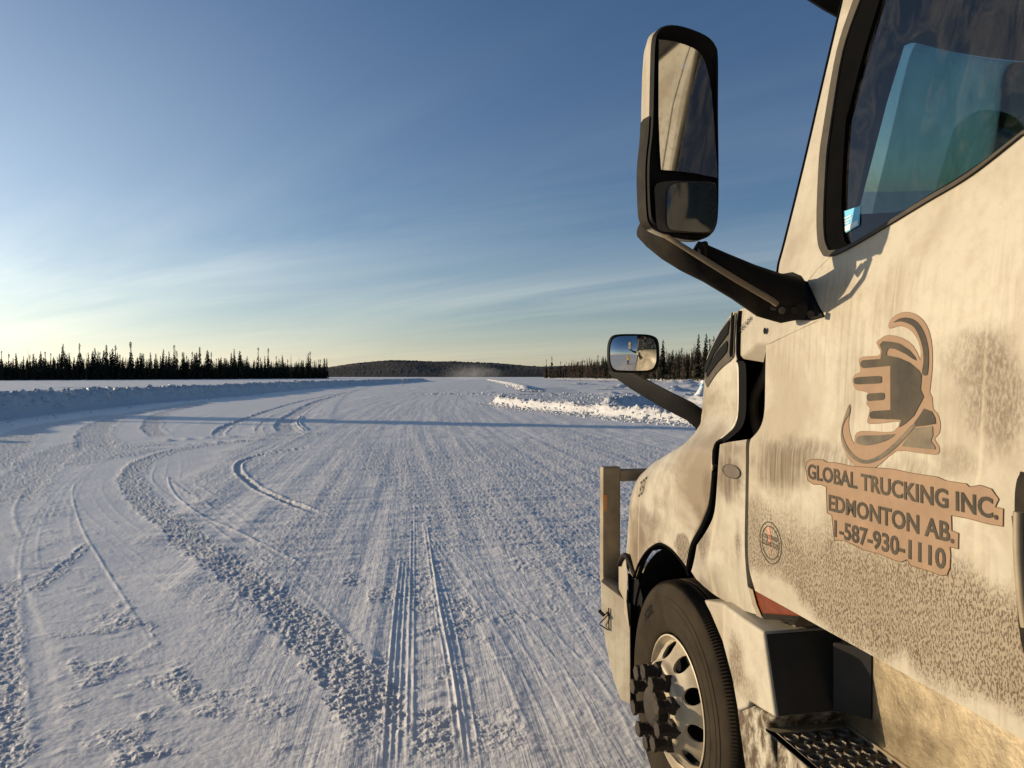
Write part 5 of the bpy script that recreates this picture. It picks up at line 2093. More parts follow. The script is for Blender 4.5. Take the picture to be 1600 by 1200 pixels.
# engine mass under the hood keeps daylight out
mb = MB()
mb.box((1.75, 2.3, 0.55), (2 * XC - 1.75, 3.35, 1.95))
mb.build('engine', M['dark'], T)

# ---- cowl under the windshield corner, carrying the lettering
mb = MB()
ca = [(1156, 482, 1.40), (1152, 500, 1.39), (1151, 553, 1.375), (1157, 560, 1.375)]
cb = [(1176, 476, 1.315), (1180, 492, 1.297), (1184, 537, 1.292)]
cA = [onX(a, b, x) for a, b, x in ca]
cB = [onX(a, b, x) for a, b, x in cb]
cC = [onX(a, b, x) for a, b, x in ((1199, 538, 1.288), (1286, 497, 1.292), (1262, 462, 1.305), (1215, 462, 1.305))]
cD = [onX(1193, 566, 1.36)]
mb.poly([cA[0], cA[1], cA[2], cA[3], cB[2], cB[1], cB[0]])
mb.poly([cB[0], cB[1], cB[2], cC[0], cC[1], cC[2], cC[3]])
mb.poly([cB[2], cA[3], cD[0], cC[0]])
back = Vector((0.22, 0.05, 0))
mb.poly([cA[0], cB[0], cC[3], cC[3] + back, cA[0] + back])
mb.poly([cA[0], cA[1], cA[1] + back, cA[0] + back])
mb.poly([cA[1], cA[2], cA[2] + back, cA[1] + back])
COWL = mb.build('cowl', M['paint_clean'], T, 30, bevel=0.008, segs=3)
nA = (cB[1] - cA[1]).cross(cA[2] - cA[1]).normalized()
if nA.dot(ray(1165, 520)) > 0:
    nA = -nA


def on_cowl(px, py, off=0.003):
    return onPlane(px, py, cA[1] + nA * off, nA)


v, f = text_geo('CASCADIA', 0.012)
Vv = []
for q in v:
    x = 1152.5 + (1174.5 - 1152.5) * q[0] + 0.0 * q[1]
    y = 521.5 + (499.5 - 521.5) * q[0] - 7.5 * q[1] / 0.72
    Vv.append(on_cowl(x, y))
me = bpy.data.meshes.new('cowl_lettering')
me.from_pydata(Vv, [], f)
link_mesh('cowl_lettering', me, M['black'], COWL)
mb = MB()
hc = onX(1195, 517, 1.286)
mb.poly([hc + Vector((0, 0.010 * math.cos(t), 0.011 * math.sin(t))) for t in np.linspace(0, 6.28, 15)[:-1]])
mb.build('bolt_hole', M['dark'], COWL)

# ---- side mirror: bracket plate, arm, housing, two glasses
MIR = empty('side_mirror', (0, 0, 0), None, None)
ORIGIN.pop(MIR.name, None)
MIR.parent = T
MIR.location = (0, 0, 0)
mb = MB()
plate = [(1203, 438), (1218, 428), (1236, 425), (1250, 431), (1287, 495), (1266, 501), (1240, 500), (1210, 490)]
pl3 = [onS(a, b, -0.006) for a, b in plate]
mb.prism(pl3, (0.03, 0.0, 0))
mb.build('bracket_plate', M['black'], MIR, bevel=0.005)
mb = MB()
hubA, hubB = onX(1216, 470, 1.22), onX(1256, 484, 1.275)
secs = [(1004, 345, 372, 0.83), (1016, 358, 385, 0.845), (1040, 371, 405, 0.875), (1070, 385, 424, 0.92), (1105, 405, 441, 0.98), (1150, 432, 468, 1.07), (1190, 456, 496, 1.17), (1222, 464, 505, 1.235), (1258, 470, 498, 1.27)]
rings = []
for x, t, b, X in secs:
    tp, bt = onX(x, t, X), onX(x - 2, b, X + 0.01)
    c = (tp + bt) * 0.5
    hv = (tp - bt) * 0.5
    fw_ = Vector((0, 0.045, 0))
    rings.append([c + hv * math.sin(a) * 1.0 + fw_ * math.cos(a) * (1 if math.cos(a) > 0 else 0.35) for a in np.linspace(0, 2 * math.pi, 13)[:-1]])
mb.loft(rings)
ARM = mb.build('mirror_arm', M['black_dusty'], MIR, 60)
mb = MB()
rdg = [(1004, 347, 0.82), (1040, 373, 0.86), (1095, 407, 0.95), (1150, 441, 1.05), (1200, 470, 1.16), (1208, 476, 1.18)]
mb.tube([onX(a, b, x) + Vector((0, -0.02, 0)) for a, b, x in rdg], 0.0085, 6)
mb.build('arm_ridge', M['dust_edge'], MIR, 60)
mb = MB()
st_ = [(1086, 386, 0.96), (1130, 411, 1.04), (1170, 431, 1.12), (1210, 449, 1.20), (1245, 458, 1.27)]
mb.tube([onX(a, b, x) for a, b, x in st_], [0.020, 0.030, 0.036, 0.044, 0.048], 10)
mb.tube([onX(1097, 386, 0.95), onX(1098, 402, 0.96)], 0.012, 8)
mb.tube([onX(1092, 384, 0.94), onX(1103, 382, 0.95)], 0.010, 8)
mb.build('arm_strut', M['black'], MIR, 60)
for (a, b) in ((1204, 482), (1217, 487), (1247, 485), (1272, 491)):
    mb = MB()
    c = onX(a, b, 1.20 if a < 1230 else 1.27) + Vector((-0.01, -0.035 if a < 1230 else 0, 0))
    mb.tube([c, c + Vector((-0.008, -0.010, 0))], 0.010, 7)
    mb.build('bolt', M['nut'], MIR, 60)

mc = onX(1066, 205, 0.90)
mn = Vector((0.04, -1.0, 0.0)).normalized()
rim_px = smooth2([(1020, 66), (1026, 48), (1040, 40), (1060, 40), (1084, 47), (1104, 57), (1116, 71), (1120, 92), (1120, 180), (1121, 276), (1119.5, 345), (1112, 365), (1095, 374), (1065, 372), (1035, 363), (1018, 352), (1012, 330), (1010.5, 260), (1016, 200), (1018, 120)], 4, True)
rim = [onPlane(a, b, mc, mn) for a, b in rim_px]
cen = sum(rim, Vector()) / len(rim)
mid_r = [cen + (p - cen) * 1.005 - mn * 0.035 + Vector((-0.004, -0.0, 0)) for p in rim]
mid2 = [cen + (p - cen) * 0.95 - mn * 0.065 + Vector((-0.004, 0, 0)) for p in rim]
bk = [cen + (p - cen) * 0.80 - mn * 0.09 + Vector((-0.01, 0, 0)) for p in rim]
lipf = [cen + (p - cen) * 0.975 + mn * 0.012 for p in rim]
lipi = [cen + (p - cen) * 0.93 + mn * 0.006 for p in rim]
mb = MB()
mb.loft([[p - mn * 0.012 for p in rim], mid_r, mid2, bk], cap=True)
mb.build('mirror_shell', M['paint'], MIR, 50)
mb = MB()
mb.loft([[p - mn * 0.014 for p in rim], rim, lipf, lipi, [cen + (p - cen) * 0.90 - mn * 0.004 for p in rim]], cap=True)
mb.build('mirror_housing', M['black'], MIR, 60)
lowp = [i for i, p in enumerate(rim_px) if p[1] > 180 and p[0] < 1024]
mb = MB()
sg = [mid_r[i] for i in lowp]
mb.loft([[rim[i] + Vector((-0.004, 0, 0)) for i in lowp], [mid_r[i] + Vector((-0.004, -0.001, 0)) for i in lowp], [mid2[i] + Vector((-0.004, 0, 0)) for i in lowp]], cap=False, closed=False)
mb.build('shell_lower_cover', M['black_dusty'], MIR, 60)


def curved_glass(name, px, p0, n, mat, parent, Rc=None, n_sub=3):
    pts = [onPlane(a, b, p0, n) for a, b in px]
    c = sum(pts, Vector()) / len(pts)
    bm = bmesh.new()
    rings_ = 8
    prev = None
    rr = max((p - c).length for p in pts)

    def sag(p):
        d = (p - c).length
        return n * ((rr * rr - d * d) / (2 * Rc)) if Rc else Vector()
    cv = bm.verts.new(c + sag(c))
    for k in range(1, rings_ + 1):
        row = [bm.verts.new((c + (p - c) * (k / rings_)) + sag(c + (p - c) * (k / rings_))) for p in pts]
        m = len(row)
        for j in range(m):
            if prev is None:
                bm.faces.new((cv, row[j], row[(j + 1) % m]))
            else:
                bm.faces.new((prev[j], row[j], row[(j + 1) % m], prev[(j + 1) % m]))
        prev = row
    bmesh.ops.recalc_face_normals(bm, faces=bm.faces)
    me = bpy.data.meshes.new(name)
    bm.to_mesh(me)
    bm.free()
    o = link_mesh(name, me, mat, parent)
    smooth(me)
    return o


g1 = [(1029.5, 62), (1040, 62.5), (1055, 65), (1071, 70), (1083, 75), (1092.5, 81), (1099, 90), (1103, 101), (1108, 120), (1112, 145), (1115, 180), (1117, 212), (1120, 250), (1121.5, 278), (1105, 275), (1088, 271), (1060, 267.5), (1033, 265), (1031, 236), (1029, 180), (1029, 131)]
curved_glass('mirror_glass', g1, mc + mn * 0.014, mn, M['mirror'], MIR)
g2o = sm([(1023, 291), (1040, 284), (1080, 284), (1113, 285), (1119, 292), (1119.5, 335), (1113, 360), (1100, 365), (1060, 364), (1032, 361), (1025, 350), (1023, 320)], 3)
g2 = sm([(1042, 302), (1050, 289), (1070, 286), (1112, 287), (1118.5, 296), (1119.5, 335), (1112, 358), (1098, 363), (1060, 361), (1045, 357), (1041, 340)], 3)
curved_glass('wide_angle_surround', g2o, mc + mn * 0.012, mn, M['grey_trim'], MIR, 0.6)
curved_glass('wide_angle_glass', g2, mc + mn * 0.022, mn, M['lens'], MIR, 0.45)

# ---- hood mirror on its arm
HM = empty('hood_mirror', (0, 0, 0), None, None)
ORIGIN.pop(HM.name, None)
HM.parent = T
HM.location = (0, 0, 0)
hmc = onX(990, 553, 1.27)
hmn = Vector((-0.25, -0.97, 0.02)).normalized()
hr_px = smooth2([(950, 535), (956, 525), (970, 522), (1000, 522), (1018, 524), (1028, 531), (1030.5, 550), (1029, 572), (1020, 581), (1000, 583), (970, 582.5), (956, 580), (949.5, 568), (948.5, 550)], 3, True)
hr = [onPlane(a, b, hmc, hmn) for a, b in hr_px]
hcen = sum(hr, Vector()) / len(hr)
mb = MB()
mb.loft([[hcen + (p - hcen) * 0.90 + hmn * 0.002 for p in hr], [hcen + (p - hcen) * 0.93 + hmn * 0.012 for p in hr], hr, [hcen + (p - hcen) * 0.99 - hmn * 0.02 for p in hr], [hcen + (p - hcen) * 0.75 - hmn * 0.05 for p in hr]], cap=True)
mb.build('mirror_housing', M['black'], HM, 60)
hg = [hcen + (p - hcen) * 0.88 for p in hr]
hg_px = [topix(p) for p in hg]
curved_glass('mirror_glass', hg_px, hmc + hmn * 0.006, hmn, M['mirror_clean'], HM, 0.22)
mb = MB()
hs = [(956, 577, 1.27, 8), (990, 596, 1.31, 12), (1040, 624, 1.39, 13.5), (1078, 643, 1.46, 14), (1092, 654, 1.50, 15), (1100, 672, 1.53, 14)]
rings = []
for x, y, X, hw in hs:
    tp, bt = onX(x + hw * 0.35, y - hw, X), onX(x - hw * 0.35, y + hw, X)
    c = (tp + bt) * 0.5
    hv = (tp - bt) * 0.5
    rings.append([c + hv * math.sin(a) + Vector((0, 0.03, 0)) * math.cos(a) for a in np.linspace(0, 2 * math.pi, 13)[:-1]])
mb.loft(rings)
mb.build('mirror_arm', M['black'], HM, 60)

# ---- front wheel
WC = Vector((1.30, 2.985, 0.455))
WHEEL = empty('front_wheel', (0, 0, 0), None, None)
ORIGIN.pop(WHEEL.name, None)
WHEEL.parent = T
WHEEL.location = (0, 0, 0)


WS_ = 0.965


def lathe(name, prof, mat, parent, N=96, notch=None, ang=50, c=WC, closed_prof=False):
    """profile: (outward distance, radius); outward is -X"""
    mb = MB()
    rings = []
    for k in range(N):
        a = 2 * math.pi * k / N
        ring = []
        for i, (o, r) in enumerate(prof):
            if notch and i in notch:
                do, dr = notch[i]
                if (k % 2) == 0:
                    o, r = o + do, r + dr
            r *= WS_
            ring.append(c + Vector((-o, r * math.cos(a), r * math.sin(a))))
        rings.append(ring)
    rings.append(rings[0])
    mb.loft(rings, cap=False, closed=closed_prof)
    return mb.build(name, mat, parent, ang)


tp = [(-0.02, 0.29), (0.004, 0.296), (0.012, 0.305), (0.020, 0.33), (0.026, 0.36), (0.0285, 0.372), (0.0265, 0.375), (0.030, 0.40), (0.030, 0.424), (0.0275, 0.427), (0.027, 0.45), (0.0235, 0.453), (0.020, 0.475), (0.013, 0.492), (0.008, 0.500), (0.004, 0.508), (-0.006, 0.517), (-0.018, 0.520),
      (-0.055, 0.522), (-0.058, 0.510), (-0.066, 0.510), (-0.069, 0.522), (-0.115, 0.523), (-0.118, 0.511), (-0.126, 0.511), (-0.129, 0.523), (-0.175, 0.522), (-0.178, 0.510), (-0.186, 0.510), (-0.189, 0.522), (-0.235, 0.518), (-0.255, 0.50), (-0.27, 0.42), (-0.25, 0.29)]
lathe('tyre', tp, M['tyre'], WHEEL, 480, {15: (-0.006, -0.004), 16: (-0.005, -0.006), 17: (0.0, -0.005)}, 35)
rimp = [(-0.10, 0.285), (0.0, 0.285), (0.012, 0.290), (0.014, 0.284), (0.004, 0.276), (-0.012, 0.270), (-0.016, 0.262), (-0.006, 0.252), (0.010, 0.240), (0.030, 0.215), (0.046, 0.195), (0.052, 0.188), (0.066, 0.184), (0.076, 0.176), (0.078, 0.166), (0.076, 0.10), (0.076, 0.0005)]
RIM = lathe('rim', rimp, M['rim'], WHEEL, 120)
# hand holes cut through the disc
cut = MB()
for k in range(10):
    a = 2 * math.pi * (k + 0.15) / 10
    c = WC + Vector((0, 0.217 * math.cos(a), 0.217 * math.sin(a)))
    cut.tube([c + Vector((-0.12, 0, 0)), c + Vector((0.08, 0, 0))], 0.0335, 20)
CUT = cut.build('cutter', M['rim'])
RIM_S = RIM.modifiers.new('t', 'SOLIDIFY')
RIM_S.thickness = 0.008
RIM_S.offset = 1 if False else -1
CUT.location = -Vector(origin_of(RIM))
bo = RIM.modifiers.new('holes', 'BOOLEAN')
bo.object = CUT
bo.operation = 'DIFFERENCE'
bo.solver = 'EXACT'
CUT.location = (0, 0, 0)
bpy.context.view_layer.update()
dg = bpy.context.evaluated_depsgraph_get()
nm_ = bpy.data.meshes.new_from_object(RIM.evaluated_get(dg))
RIM.modifiers.clear()
old = RIM.data
RIM.data = nm_
bpy.data.meshes.remove(old)
nm_.materials.clear()
nm_.materials.append(M['rim'])
nm_.name = 'rim'
bpy.data.objects.remove(CUT)
lathe('brake_drum', [(-0.05, 0.27), (-0.05, 0.0005)], M['dark'], WHEEL, 40)
lathe('hub', [(0.06, 0.085), (0.115, 0.083), (0.123, 0.074), (0.128, 0.05), (0.128, 0.0005)], M['nut'], WHEEL, 40, ang=40)
for k in range(10):
    a = 2 * math.pi * (k + 0.35) / 10
    c = WC + Vector((0, 0.1425 * math.cos(a), 0.1425 * math.sin(a)))
    mb = MB()
    rs = [(0.062, 0.039), (0.092, 0.037), (0.098, 0.027), (0.126, 0.024), (0.130, 0.031), (0.148, 0.033), (0.150, 0.030)]
    rot = random.uniform(0, 1)
    mb.loft([[c + Vector((-o, r * math.cos(t + rot), r * math.sin(t + rot))) for t in np.linspace(0, 2 * math.pi, 7)[:-1]] for o, r in rs])
    mb.build('nut_cover', M['nut'], WHEEL, 25, bevel=0.0015)
# lettering moulded into the sidewall
v, f = text_geo('XZE2', 0.018)
Vv = []
for q in v:
    a = R(138 - 17 * q[0])
    r = (0.398 + 0.052 * q[1]) * WS_
    Vv.append(WC + Vector((-0.0325 if r < 0.425 * WS_ else -0.0300, -r * math.cos(math.pi - a) * -1 if False else r * math.cos(math.pi - a) * -1 * -1, r * math.sin(a))))
me = bpy.data.meshes.new('sidewall_lettering')
me.from_pydata(Vv, [], f)
link_mesh('sidewall_lettering', me, M['tyre_text'], WHEEL)
# inner fender, axle
mb = MB()
ang = np.linspace(R(-12), R(200), 30)
mb.loft([[WC + Vector((x, 0.60 * math.cos(a), 0.60 * math.sin(a) + 0.04)) for a in ang] for x in (0.02, 0.55)], cap=False, closed=False)
mb.build('inner_fender', M['dark'], T, 60)
mb = MB()
mb.box((1.86, 2.2, 0.3), (1.88, 4.0, 1.3))
mb.build('frame_rail', M['dark'], T)

# ---- step fairing, side skirt, step
YF = onX(1192.5, 988, 1.235).y
fz = [onX(a, b, 1.235) for a, b in ((1098, 937), (1127, 942), (1160, 966), (1192.5, 988), (1211, 1122), (1188, 1108), (1171, 1097), (1168, 1106), (1152, 1112), (1143, 1060), (1128, 1003), (1110, 960))]
mb = MB()
mb.prism(fz, (0.285, 0, 0))
FAIR = mb.build('step_fairing', M['paint_mud'], T, bevel=0.010, segs=3)
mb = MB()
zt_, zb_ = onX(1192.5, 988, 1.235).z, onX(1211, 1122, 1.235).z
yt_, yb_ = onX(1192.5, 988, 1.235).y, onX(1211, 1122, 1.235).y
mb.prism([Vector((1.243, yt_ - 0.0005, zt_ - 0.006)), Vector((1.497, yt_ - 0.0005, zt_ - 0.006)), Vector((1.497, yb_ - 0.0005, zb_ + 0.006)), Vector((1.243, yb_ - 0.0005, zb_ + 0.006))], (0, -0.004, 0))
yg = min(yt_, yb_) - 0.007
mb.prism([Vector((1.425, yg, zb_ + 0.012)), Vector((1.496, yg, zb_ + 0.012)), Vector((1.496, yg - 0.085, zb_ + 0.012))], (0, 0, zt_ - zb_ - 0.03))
mb.build('step_well_shade', plain('well_shade_grey', (0.030, 0.029, 0.027), 0.6, spec=0.2, var=0.3, scale=7, dust=0.5, dustcol=(0.05, 0.043, 0.034)), FAIR, bevel=0.002)  # near-black sheet puts the rear face's shade into its colour; corner gusset included
lz = [onX(a, b, 1.245) for a, b in ((1150, 1104), (1168, 1100), (1190, 1110), (1211, 1122), (1199, 1134), (1205, 1175), (1222, 1230), (1300, 1330), (1200, 1330), (1165, 1215))]
mb = MB()
mb.prism(lz, (0.30, 0, 0))
mb.build('mud_skirt', M['mud'], FAIR, bevel=0.012, segs=3)
# filler: tan bracket and dark underside beneath the door
mb = MB()
mb.box((1.33, 2.16, 1.04), (1.40, 2.25, 1.085))
mb.build('sill_bracket', M['dust_edge'], T)
mb = MB()
mb.box((1.54, -1.2, 0.55), (2 * XC - 1.54, 2.6, 1.14))
mb.build('cab_underside', M['dark'], T)
SK = MB()
SK.box((1.50, -1.2, 0.70), (1.53, 2.165, 1.085))
SK.prism([Vector((1.49, -1.2, 1.085)), Vector((1.535, -1.2, 1.085)), Vector((1.535, -1.2, 1.10)), Vector((1.478, -1.2, 1.10))], (0, 3.36, 0))
SK.build('side_skirt', M['alu'], T, bevel=0.004)
# perforated tread plate
def tread():
    mb = MB()
    x0, x1, z = 1.255, 1.490, 0.722
    cy_, cx_ = 0.062, 0.0587
    ny = 17
    n = 16
    for i in range(ny):
        for j in range(4):
            yc = 2.135 - cy_ * (i + 0.5)
            xc = x0 + cx_ * (j + 0.5)
            r = 0.0195
            sq = []
            for k in range(n):
                t = 2 * math.pi * (k + 0.5) / n
                c, s = math.cos(t), math.sin(t)
                m = max(abs(c), abs(s))
                sq.append(Vector((xc + c / m * cx_ / 2, yc + s / m * cy_ / 2, z)))
            ra = [Vector((xc + r * 1.25 * math.cos(2 * math.pi * (k + 0.5) / n), yc + r * 1.25 * math.sin(2 * math.pi * (k + 0.5) / n), z)) for k in range(n)]
            rb = [Vector((xc + r * 1.05 * math.cos(2 * math.pi * (k + 0.5) / n), yc + r * 1.05 * math.sin(2 * math.pi * (k + 0.5) / n), z + 0.007)) for k in range(n)]
            rc = [Vector((xc + r * 0.85 * math.cos(2 * math.pi * (k + 0.5) / n), yc + r * 0.85 * math.sin(2 * math.pi * (k + 0.5) / n), z - 0.006)) for k in range(n)]
            mb.loft([sq, ra, rb, rc], cap=False)
            # small raised studs between the holes
            for (dx, dy_) in ((0.5, 0.5),):
                c = Vector((xc + cx_ * dx, yc + cy_ * dy_, z))
                if c.x < x1 - 0.01 and c.y < 2.13:
                    mb.loft([[c + Vector((rr * math.cos(t), rr * math.sin(t), h)) for t in np.linspace(0, 6.283, 9)[:-1]] for rr, h in ((0.008, 0.0005), (0.005, 0.005))])
    y0 = 2.135 - cy_ * ny
    step = empty('cab_step', (0, 0, 0), None, None)
    ORIGIN.pop(step.name, None)
    step.parent = T
    step.location = (0, 0, 0)
    mb.build('tread_plate', M['step'], step, 40)
    mb = MB()
    mb.prism([Vector((1.235, 2.168, 0.722)), Vector((1.255, 2.135, 0.722)), Vector((1.255, y0, 0.722)), Vector((1.235, y0, 0.722))], (0, 0, 0.006))
    mb.prism([Vector((1.235, 2.168, 0.722)), Vector((1.50, 2.168, 0.722)), Vector((1.490, 2.135, 0.722)), Vector((1.255, 2.135, 0.722))], (0, 0, 0.006))
    mb.prism([Vector((1.490, y0, 0.722)), Vector((1.490, 2.135, 0.722)), Vector((1.50, 2.150, 0.722)), Vector((1.50, y0, 0.722))], (0, 0, 0.012))
    mb.build('step_rim', M['steel'], step, bevel=0.002)
    mb = MB()
    mb.box((1.236, y0, 0.36), (1.250, 2.10, 0.7215))
    mb.build('step_face', M['mud'], step)
    mb = MB()
    mb.box((1.26, y0, 0.36), (1.49, 2.13, 0.66))
    mb.build('step_well', M['dark'], step)


tread()
# bolts on the fairing's inner edge
for (a, b) in ((1318, 1030), (1320, 1045)):
    mb = MB()
    c = onX(a, b, 1.497)
    mb.tube([c, c + Vector((-0.012, 0, 0))], 0.009, 8)
    mb.build('bolt', M['nut'], T, 60)

# ---- moose guard and bumper
G = empty('moose_guard', (0, 0, 0), None, None)
ORIGIN.pop(G.name, None)
G.parent = T
G.location = (0, 0, 0)
gx = 1.265


def gy(px, py, X=gx):
    return onX(px, py, X)


p1, p2 = gy(942, 730), gy(942, 908)
YB = p1.y
pw = (onY(970, 800, YB).x - onY(942, 800, YB).x)
for sgn in (0, 1):
    x0 = onY(942, 800, YB).x
    xa = x0 if not sgn else 2 * XC - x0 - pw
    mb = MB()
    mb.box((xa, YB, p2.z - 0.02), (xa + pw, YB + 0.06, p1.z))
    mb.build('guard_post', M['steel'], G, bevel=0.010)
zt1, zt2 = onY(985, 732, YB + 0.05).z, onY(985, 750, YB + 0.05).z
for zz in ((zt1 + zt2) / 2,):
    mb = MB()
    mb.box((x0 + pw - 0.005, YB + 0.005, zz - 0.032), (2 * XC - x0 - pw + 0.005, YB + 0.055, zz + 0.032))
    mb.build('guard_bar', M['steel'], G, bevel=0.010)
mb = MB()
mb.box((x0 + 0.004, YB - 0.0025, onY(950, 795, YB).z - 0.012), (x0 + 0.024, YB + 0.0, onY(950, 773, YB).z))
mb.build('amber_reflection', plain('amber_reflection_colour', (0.55, 0.20, 0.04), 0.3, dust=0.4), G, bevel=0.003)  # thin amber bar added in place of a reflection in the post
# bumper wing: plate with a sloping lower corner
BP = MB()
bp_px = [(938.5, 908), (985, 944), (985.5, 1101), (970, 1095), (958, 1060), (947, 1010), (940, 960)]
bpx_ = [onPlane(a, b, onX(960, 1000, 1.27), Vector((0.9, 0.44, 0)).normalized()) for a, b in bp_px]
bp_top = [bpx_[0], bpx_[1], onX(966, 908, 1.34), onX(945, 906, 1.34)]
BP.prism(bpx_, Vector((0.08, 0.16, 0)))
BUMP = BP.build('bumper', M['paint'], T, bevel=0.006)
mb = MB()
mb.box((1.50, YB - 0.02, 0.30), (2 * XC - 1.40, YB + 0.22, 0.78))
mb.build('bumper_beam', M['steel'], BUMP, bevel=0.03)
mb = MB()
ed = [(985, 944, 1.285), (990, 952, 1.31), (991, 1100, 1.31), (985, 1101, 1.285)]
mb.prism([onX(a, b, x) for a, b, x in ed], (0.02, 0.02, 0))
mb.build('bumper_end', M['black_dusty'], BUMP)
# clip on the bumper face
mb = MB()
pbn = Vector((0.9, 0.44, 0)).normalized()
pb0 = onX(960, 1000, 1.27) - pbn * 0.006


def onB(a, b, o=0.0):
    return onPlane(a, b, pb0 - pbn * o, pbn)


mb.tube([onB(951, 950), onB(951.5, 985)], 0.003, 6)
mb.tube(catmull([onB(951, 960), onB(941, 970, 0.01), onB(937, 975, 0.012), (onB(942, 979, 0.01)), onB(950, 984)], 4), 0.0032, 6)
mb.tube([onB(936, 954, 0.02), onB(944, 962, 0.015)], 0.009, 6)
mb.tube([onB(944, 961, 0.012), onB(951, 957)], 0.003, 6)
mb.build('clip', M['black'], BUMP, 60)
# flared fender end in front of the wheel
mb = MB()
fe = smooth2([(968, 882), (972, 871), (978, 866), (984, 876), (986, 890)], 3)
fl = [onX(a, b, 1.30) for a, b in ((967, 884), (971, 873), (977, 867.5), (981, 900), (979, 940), (984, 985), (967, 930))]
mb.prism(fl, (0.02, 0.06, 0))
mb.build('fender_tip', M['paint'], T, bevel=0.006)
mb = MB()
mb.tube([onX(a, b, 1.295) for a, b in smooth2([(968, 882), (972, 872), (978, 868), (984, 878), (990, 893), (994, 900)], 3)], 0.014, 8)
mb.build('fender_tip_edge', M['black_dusty'], T, 60)
mb = MB()
mb.prism([onX(a, b, 1.33) for a, b in ((981, 896), (996, 900), (1004, 935), (1000, 1010), (993, 1100), (984, 1100))], (0.5, 0.0, 0))
mb.build('splash_guard', M['dark'], T)

# ------------------------------------------------------------------ the person taking the picture, seen only in the small hood mirror
def skin_body(name, nodes, edges, mat, parent, root=0, sub=2):
    me = bpy.data.meshes.new(name)
    me.from_pydata([n[0] for n in nodes], edges, [])
    o = bpy.data.objects.new(name, me)
    COL.objects.link(o)
    md = o.modifiers.new('skin', 'SKIN')
    md.use_smooth_shade = True
    sv = me.skin_vertices[0].data if me.skin_vertices else None
    if sv is None:
        bm = bmesh.new()
        bm.from_mesh(me)
        bm.verts.layers.skin.verify()
        bm.to_mesh(me)
        bm.free()
        sv = me.skin_vertices[0].data
    for k, n in enumerate(nodes):
        r = n[1]
        sv[k].radius = r if isinstance(r, tuple) else (r, r)
        sv[k].use_root = (k == root)
    ss = o.modifiers.new('sub', 'SUBSURF')
    ss.levels = sub
    ss.render_levels = sub
    bpy.context.view_layer.update()
    dg = bpy.context.evaluated_depsgraph_get()
    nm = bpy.data.meshes.new_from_object(o.evaluated_get(dg))
    bpy.data.objects.remove(o)
    bpy.data.meshes.remove(me)
    nm.name = name
    smooth(nm)
    return link_mesh(name, nm, mat, parent)


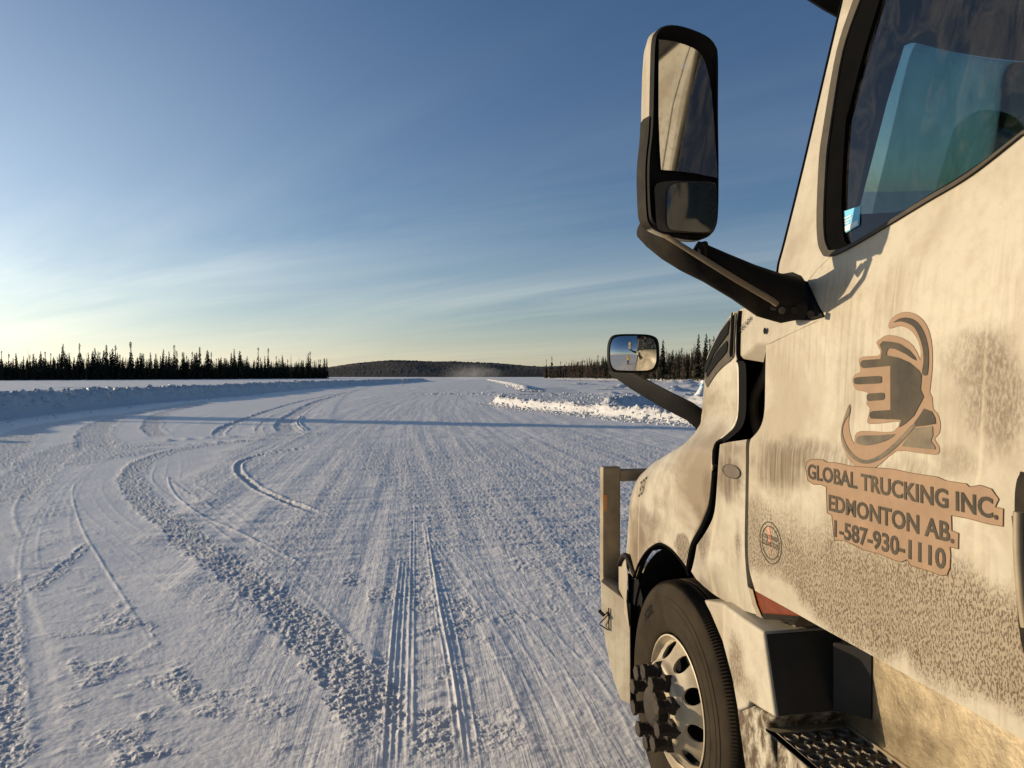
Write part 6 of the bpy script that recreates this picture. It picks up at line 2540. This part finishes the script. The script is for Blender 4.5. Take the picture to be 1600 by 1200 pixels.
def build_person():
    px_, py_ = -0.10, -0.44
    P = empty('person', (px_, py_, 0), 'person in a yellow work jacket and dark trousers photographing the truck', 'person')
    skin = plain('skin', (0.42, 0.26, 0.19), 0.6, spec=0.3, var=0.08)
    yel = plain('yellow_jacket', (0.62, 0.42, 0.02), 0.7, spec=0.2, var=0.15)
    drk = plain('dark_trousers', (0.03, 0.03, 0.035), 0.8, spec=0.1)
    hat_m = plain('dark_knit_hat', (0.05, 0.03, 0.03), 0.9, spec=0.1)

    def q(x, y, z):
        return (px_ + x, py_ + y, z)
    N, Ed = [], []

    def add(p, r, par=None):
        N.append((p, r))
        if par is not None:
            Ed.append((par, len(N) - 1))
        return len(N) - 1
    pel = add(q(0, 0, 0.95), (0.13, 0.10))
    waist = add(q(0, 0.01, 1.10), (0.12, 0.09), pel)
    chest = add(q(0, 0.0, 1.32), (0.15, 0.10), waist)
    neck = add(q(0, 0.01, 1.50), 0.055, chest)
    jaw = add(q(0, 0.04, 1.58), (0.060, 0.065), neck)
    face = add(q(0, 0.035, 1.66), (0.072, 0.085), jaw)
    crown = add(q(0, 0.02, 1.745), (0.070, 0.080), face)
    nose = add(q(0, 0.125, 1.645), 0.012, face)
    for s in (-1, 1):
        add(q(0.078 * s, 0.03, 1.66), 0.014, face)          # ears
    hands = []
    for s in (-1, 1):
        sh = add(q(0.19 * s, 0, 1.42), 0.055, chest)
        el = add(q(0.25 * s, 0.14, 1.26), 0.042, sh)
        wr = add(q(0.13 * s + 0.08, 0.33, 1.62), 0.028, el)
        pm = add(q(0.09 * s + 0.095, 0.37, 1.70), (0.034, 0.018), wr)
        hands.append((s, pm))
    for s in (-1, 1):
        hip = add(q(0.095 * s, 0, 0.88), 0.085, pel)
        kn = add(q(0.105 * s, 0.03, 0.50), 0.058, hip)
        an = add(q(0.11 * s, -0.01, 0.10), 0.040, kn)
        add(q(0.12 * s, 0.16, 0.045), 0.038, an)
    for s, pm in hands:
        bx_ = 0.09 * s + 0.095
        for k, (dx, L) in enumerate(((-0.026, 0.060), (-0.009, 0.070), (0.009, 0.066), (0.026, 0.050))):
            a = add(q(bx_ + dx, 0.385, 1.735), 0.0095, pm)
            b = add(q(bx_ + dx - 0.012 * s, 0.40, 1.735 + L * 0.6), 0.0085, a)
            add(q(bx_ + dx - 0.030 * s, 0.395, 1.735 + L), 0.0075, b)
        a = add(q(bx_ - 0.040 * s, 0.375, 1.705), 0.0105, pm)
        add(q(bx_ - 0.052 * s, 0.39, 1.745), 0.0085, a)
    body = skin_body('body', N, Ed, skin, P)
    for s in (-1, 1):
        mb = MB()
        c = Vector(q(0.030 * s, 0.112, 1.675))
        mb.loft([[c + Vector((0.010 * math.cos(t) * rr, dd, 0.006 * math.sin(t) * rr)) for t in np.linspace(0, 6.283, 9)[:-1]] for rr, dd in ((1, 0), (0.9, 0.006), (0.3, 0.009))])
        mb.build('eye', M['dark'], body, 60)
    mb = MB()
    c = Vector(q(0, 0.105, 1.605))
    mb.loft([[c + Vector((0.022 * math.cos(t) * rr, dd, 0.006 * math.sin(t) * rr)) for t in np.linspace(0, 6.283, 11)[:-1]] for rr, dd in ((1, 0), (0.8, 0.008), (0.3, 0.010))])
    mb.build('mouth', plain('lips', (0.30, 0.12, 0.10), 0.6), body, 60)
    # jacket
    N2, E2_ = [], []

    def a2(p, r, par=None):
        N2.append((p, r))
        if par is not None:
            E2_.append((par, len(N2) - 1))
        return len(N2) - 1
    h = a2(q(0, 0, 0.82), (0.20, 0.15))
    w_ = a2(q(0, 0.01, 1.08), (0.185, 0.14), h)
    ch = a2(q(0, 0, 1.33), (0.20, 0.14), w_)
    a2(q(0, 0.0, 1.50), (0.09, 0.085), ch)
    for s in (-1, 1):
        sh = a2(q(0.20 * s, 0, 1.41), 0.085, ch)
        el = a2(q(0.26 * s, 0.14, 1.25), 0.072, sh)
        a2(q(0.145 * s + 0.075, 0.31, 1.585), 0.052, el)
    skin_body('jacket', N2, E2_, yel, P)
    N3, E3_ = [], []

    def a3(p, r, par=None):
        N3.append((p, r))
        if par is not None:
            E3_.append((par, len(N3) - 1))
        return len(N3) - 1
    h = a3(q(0, 0, 0.92), (0.15, 0.115))
    for s in (-1, 1):
        a = a3(q(0.10 * s, 0, 0.80), 0.105, h)
        b = a3(q(0.108 * s, 0.03, 0.50), 0.082, a)
        a3(q(0.112 * s, -0.01, 0.13), 0.072, b)
    skin_body('trousers', N3, E3_, drk, P)
    for s in (-1, 1):
        skin_body('boot', [(q(0.112 * s, -0.03, 0.17), 0.066), (q(0.112 * s, -0.02, 0.06), 0.062), (q(0.122 * s, 0.17, 0.05), 0.052)], [(0, 1), (1, 2)], M['black'], P)
    skin_body('hat', [(q(0, 0.02, 1.71), (0.088, 0.098)), (q(0, 0.01, 1.79), (0.080, 0.088)), (q(0, 0.0, 1.84), 0.045)], [(0, 1), (1, 2)], hat_m, P)
    ph = MB()
    ph.box((-0.085, -0.040, CAM_H - 0.045), (0.085, -0.030, CAM_H + 0.035))
    o = ph.build('phone', M['black'], None, bevel=0.004)
    tag(o, 'black phone held up in both hands by the person in the yellow jacket', 'phone')


build_person()
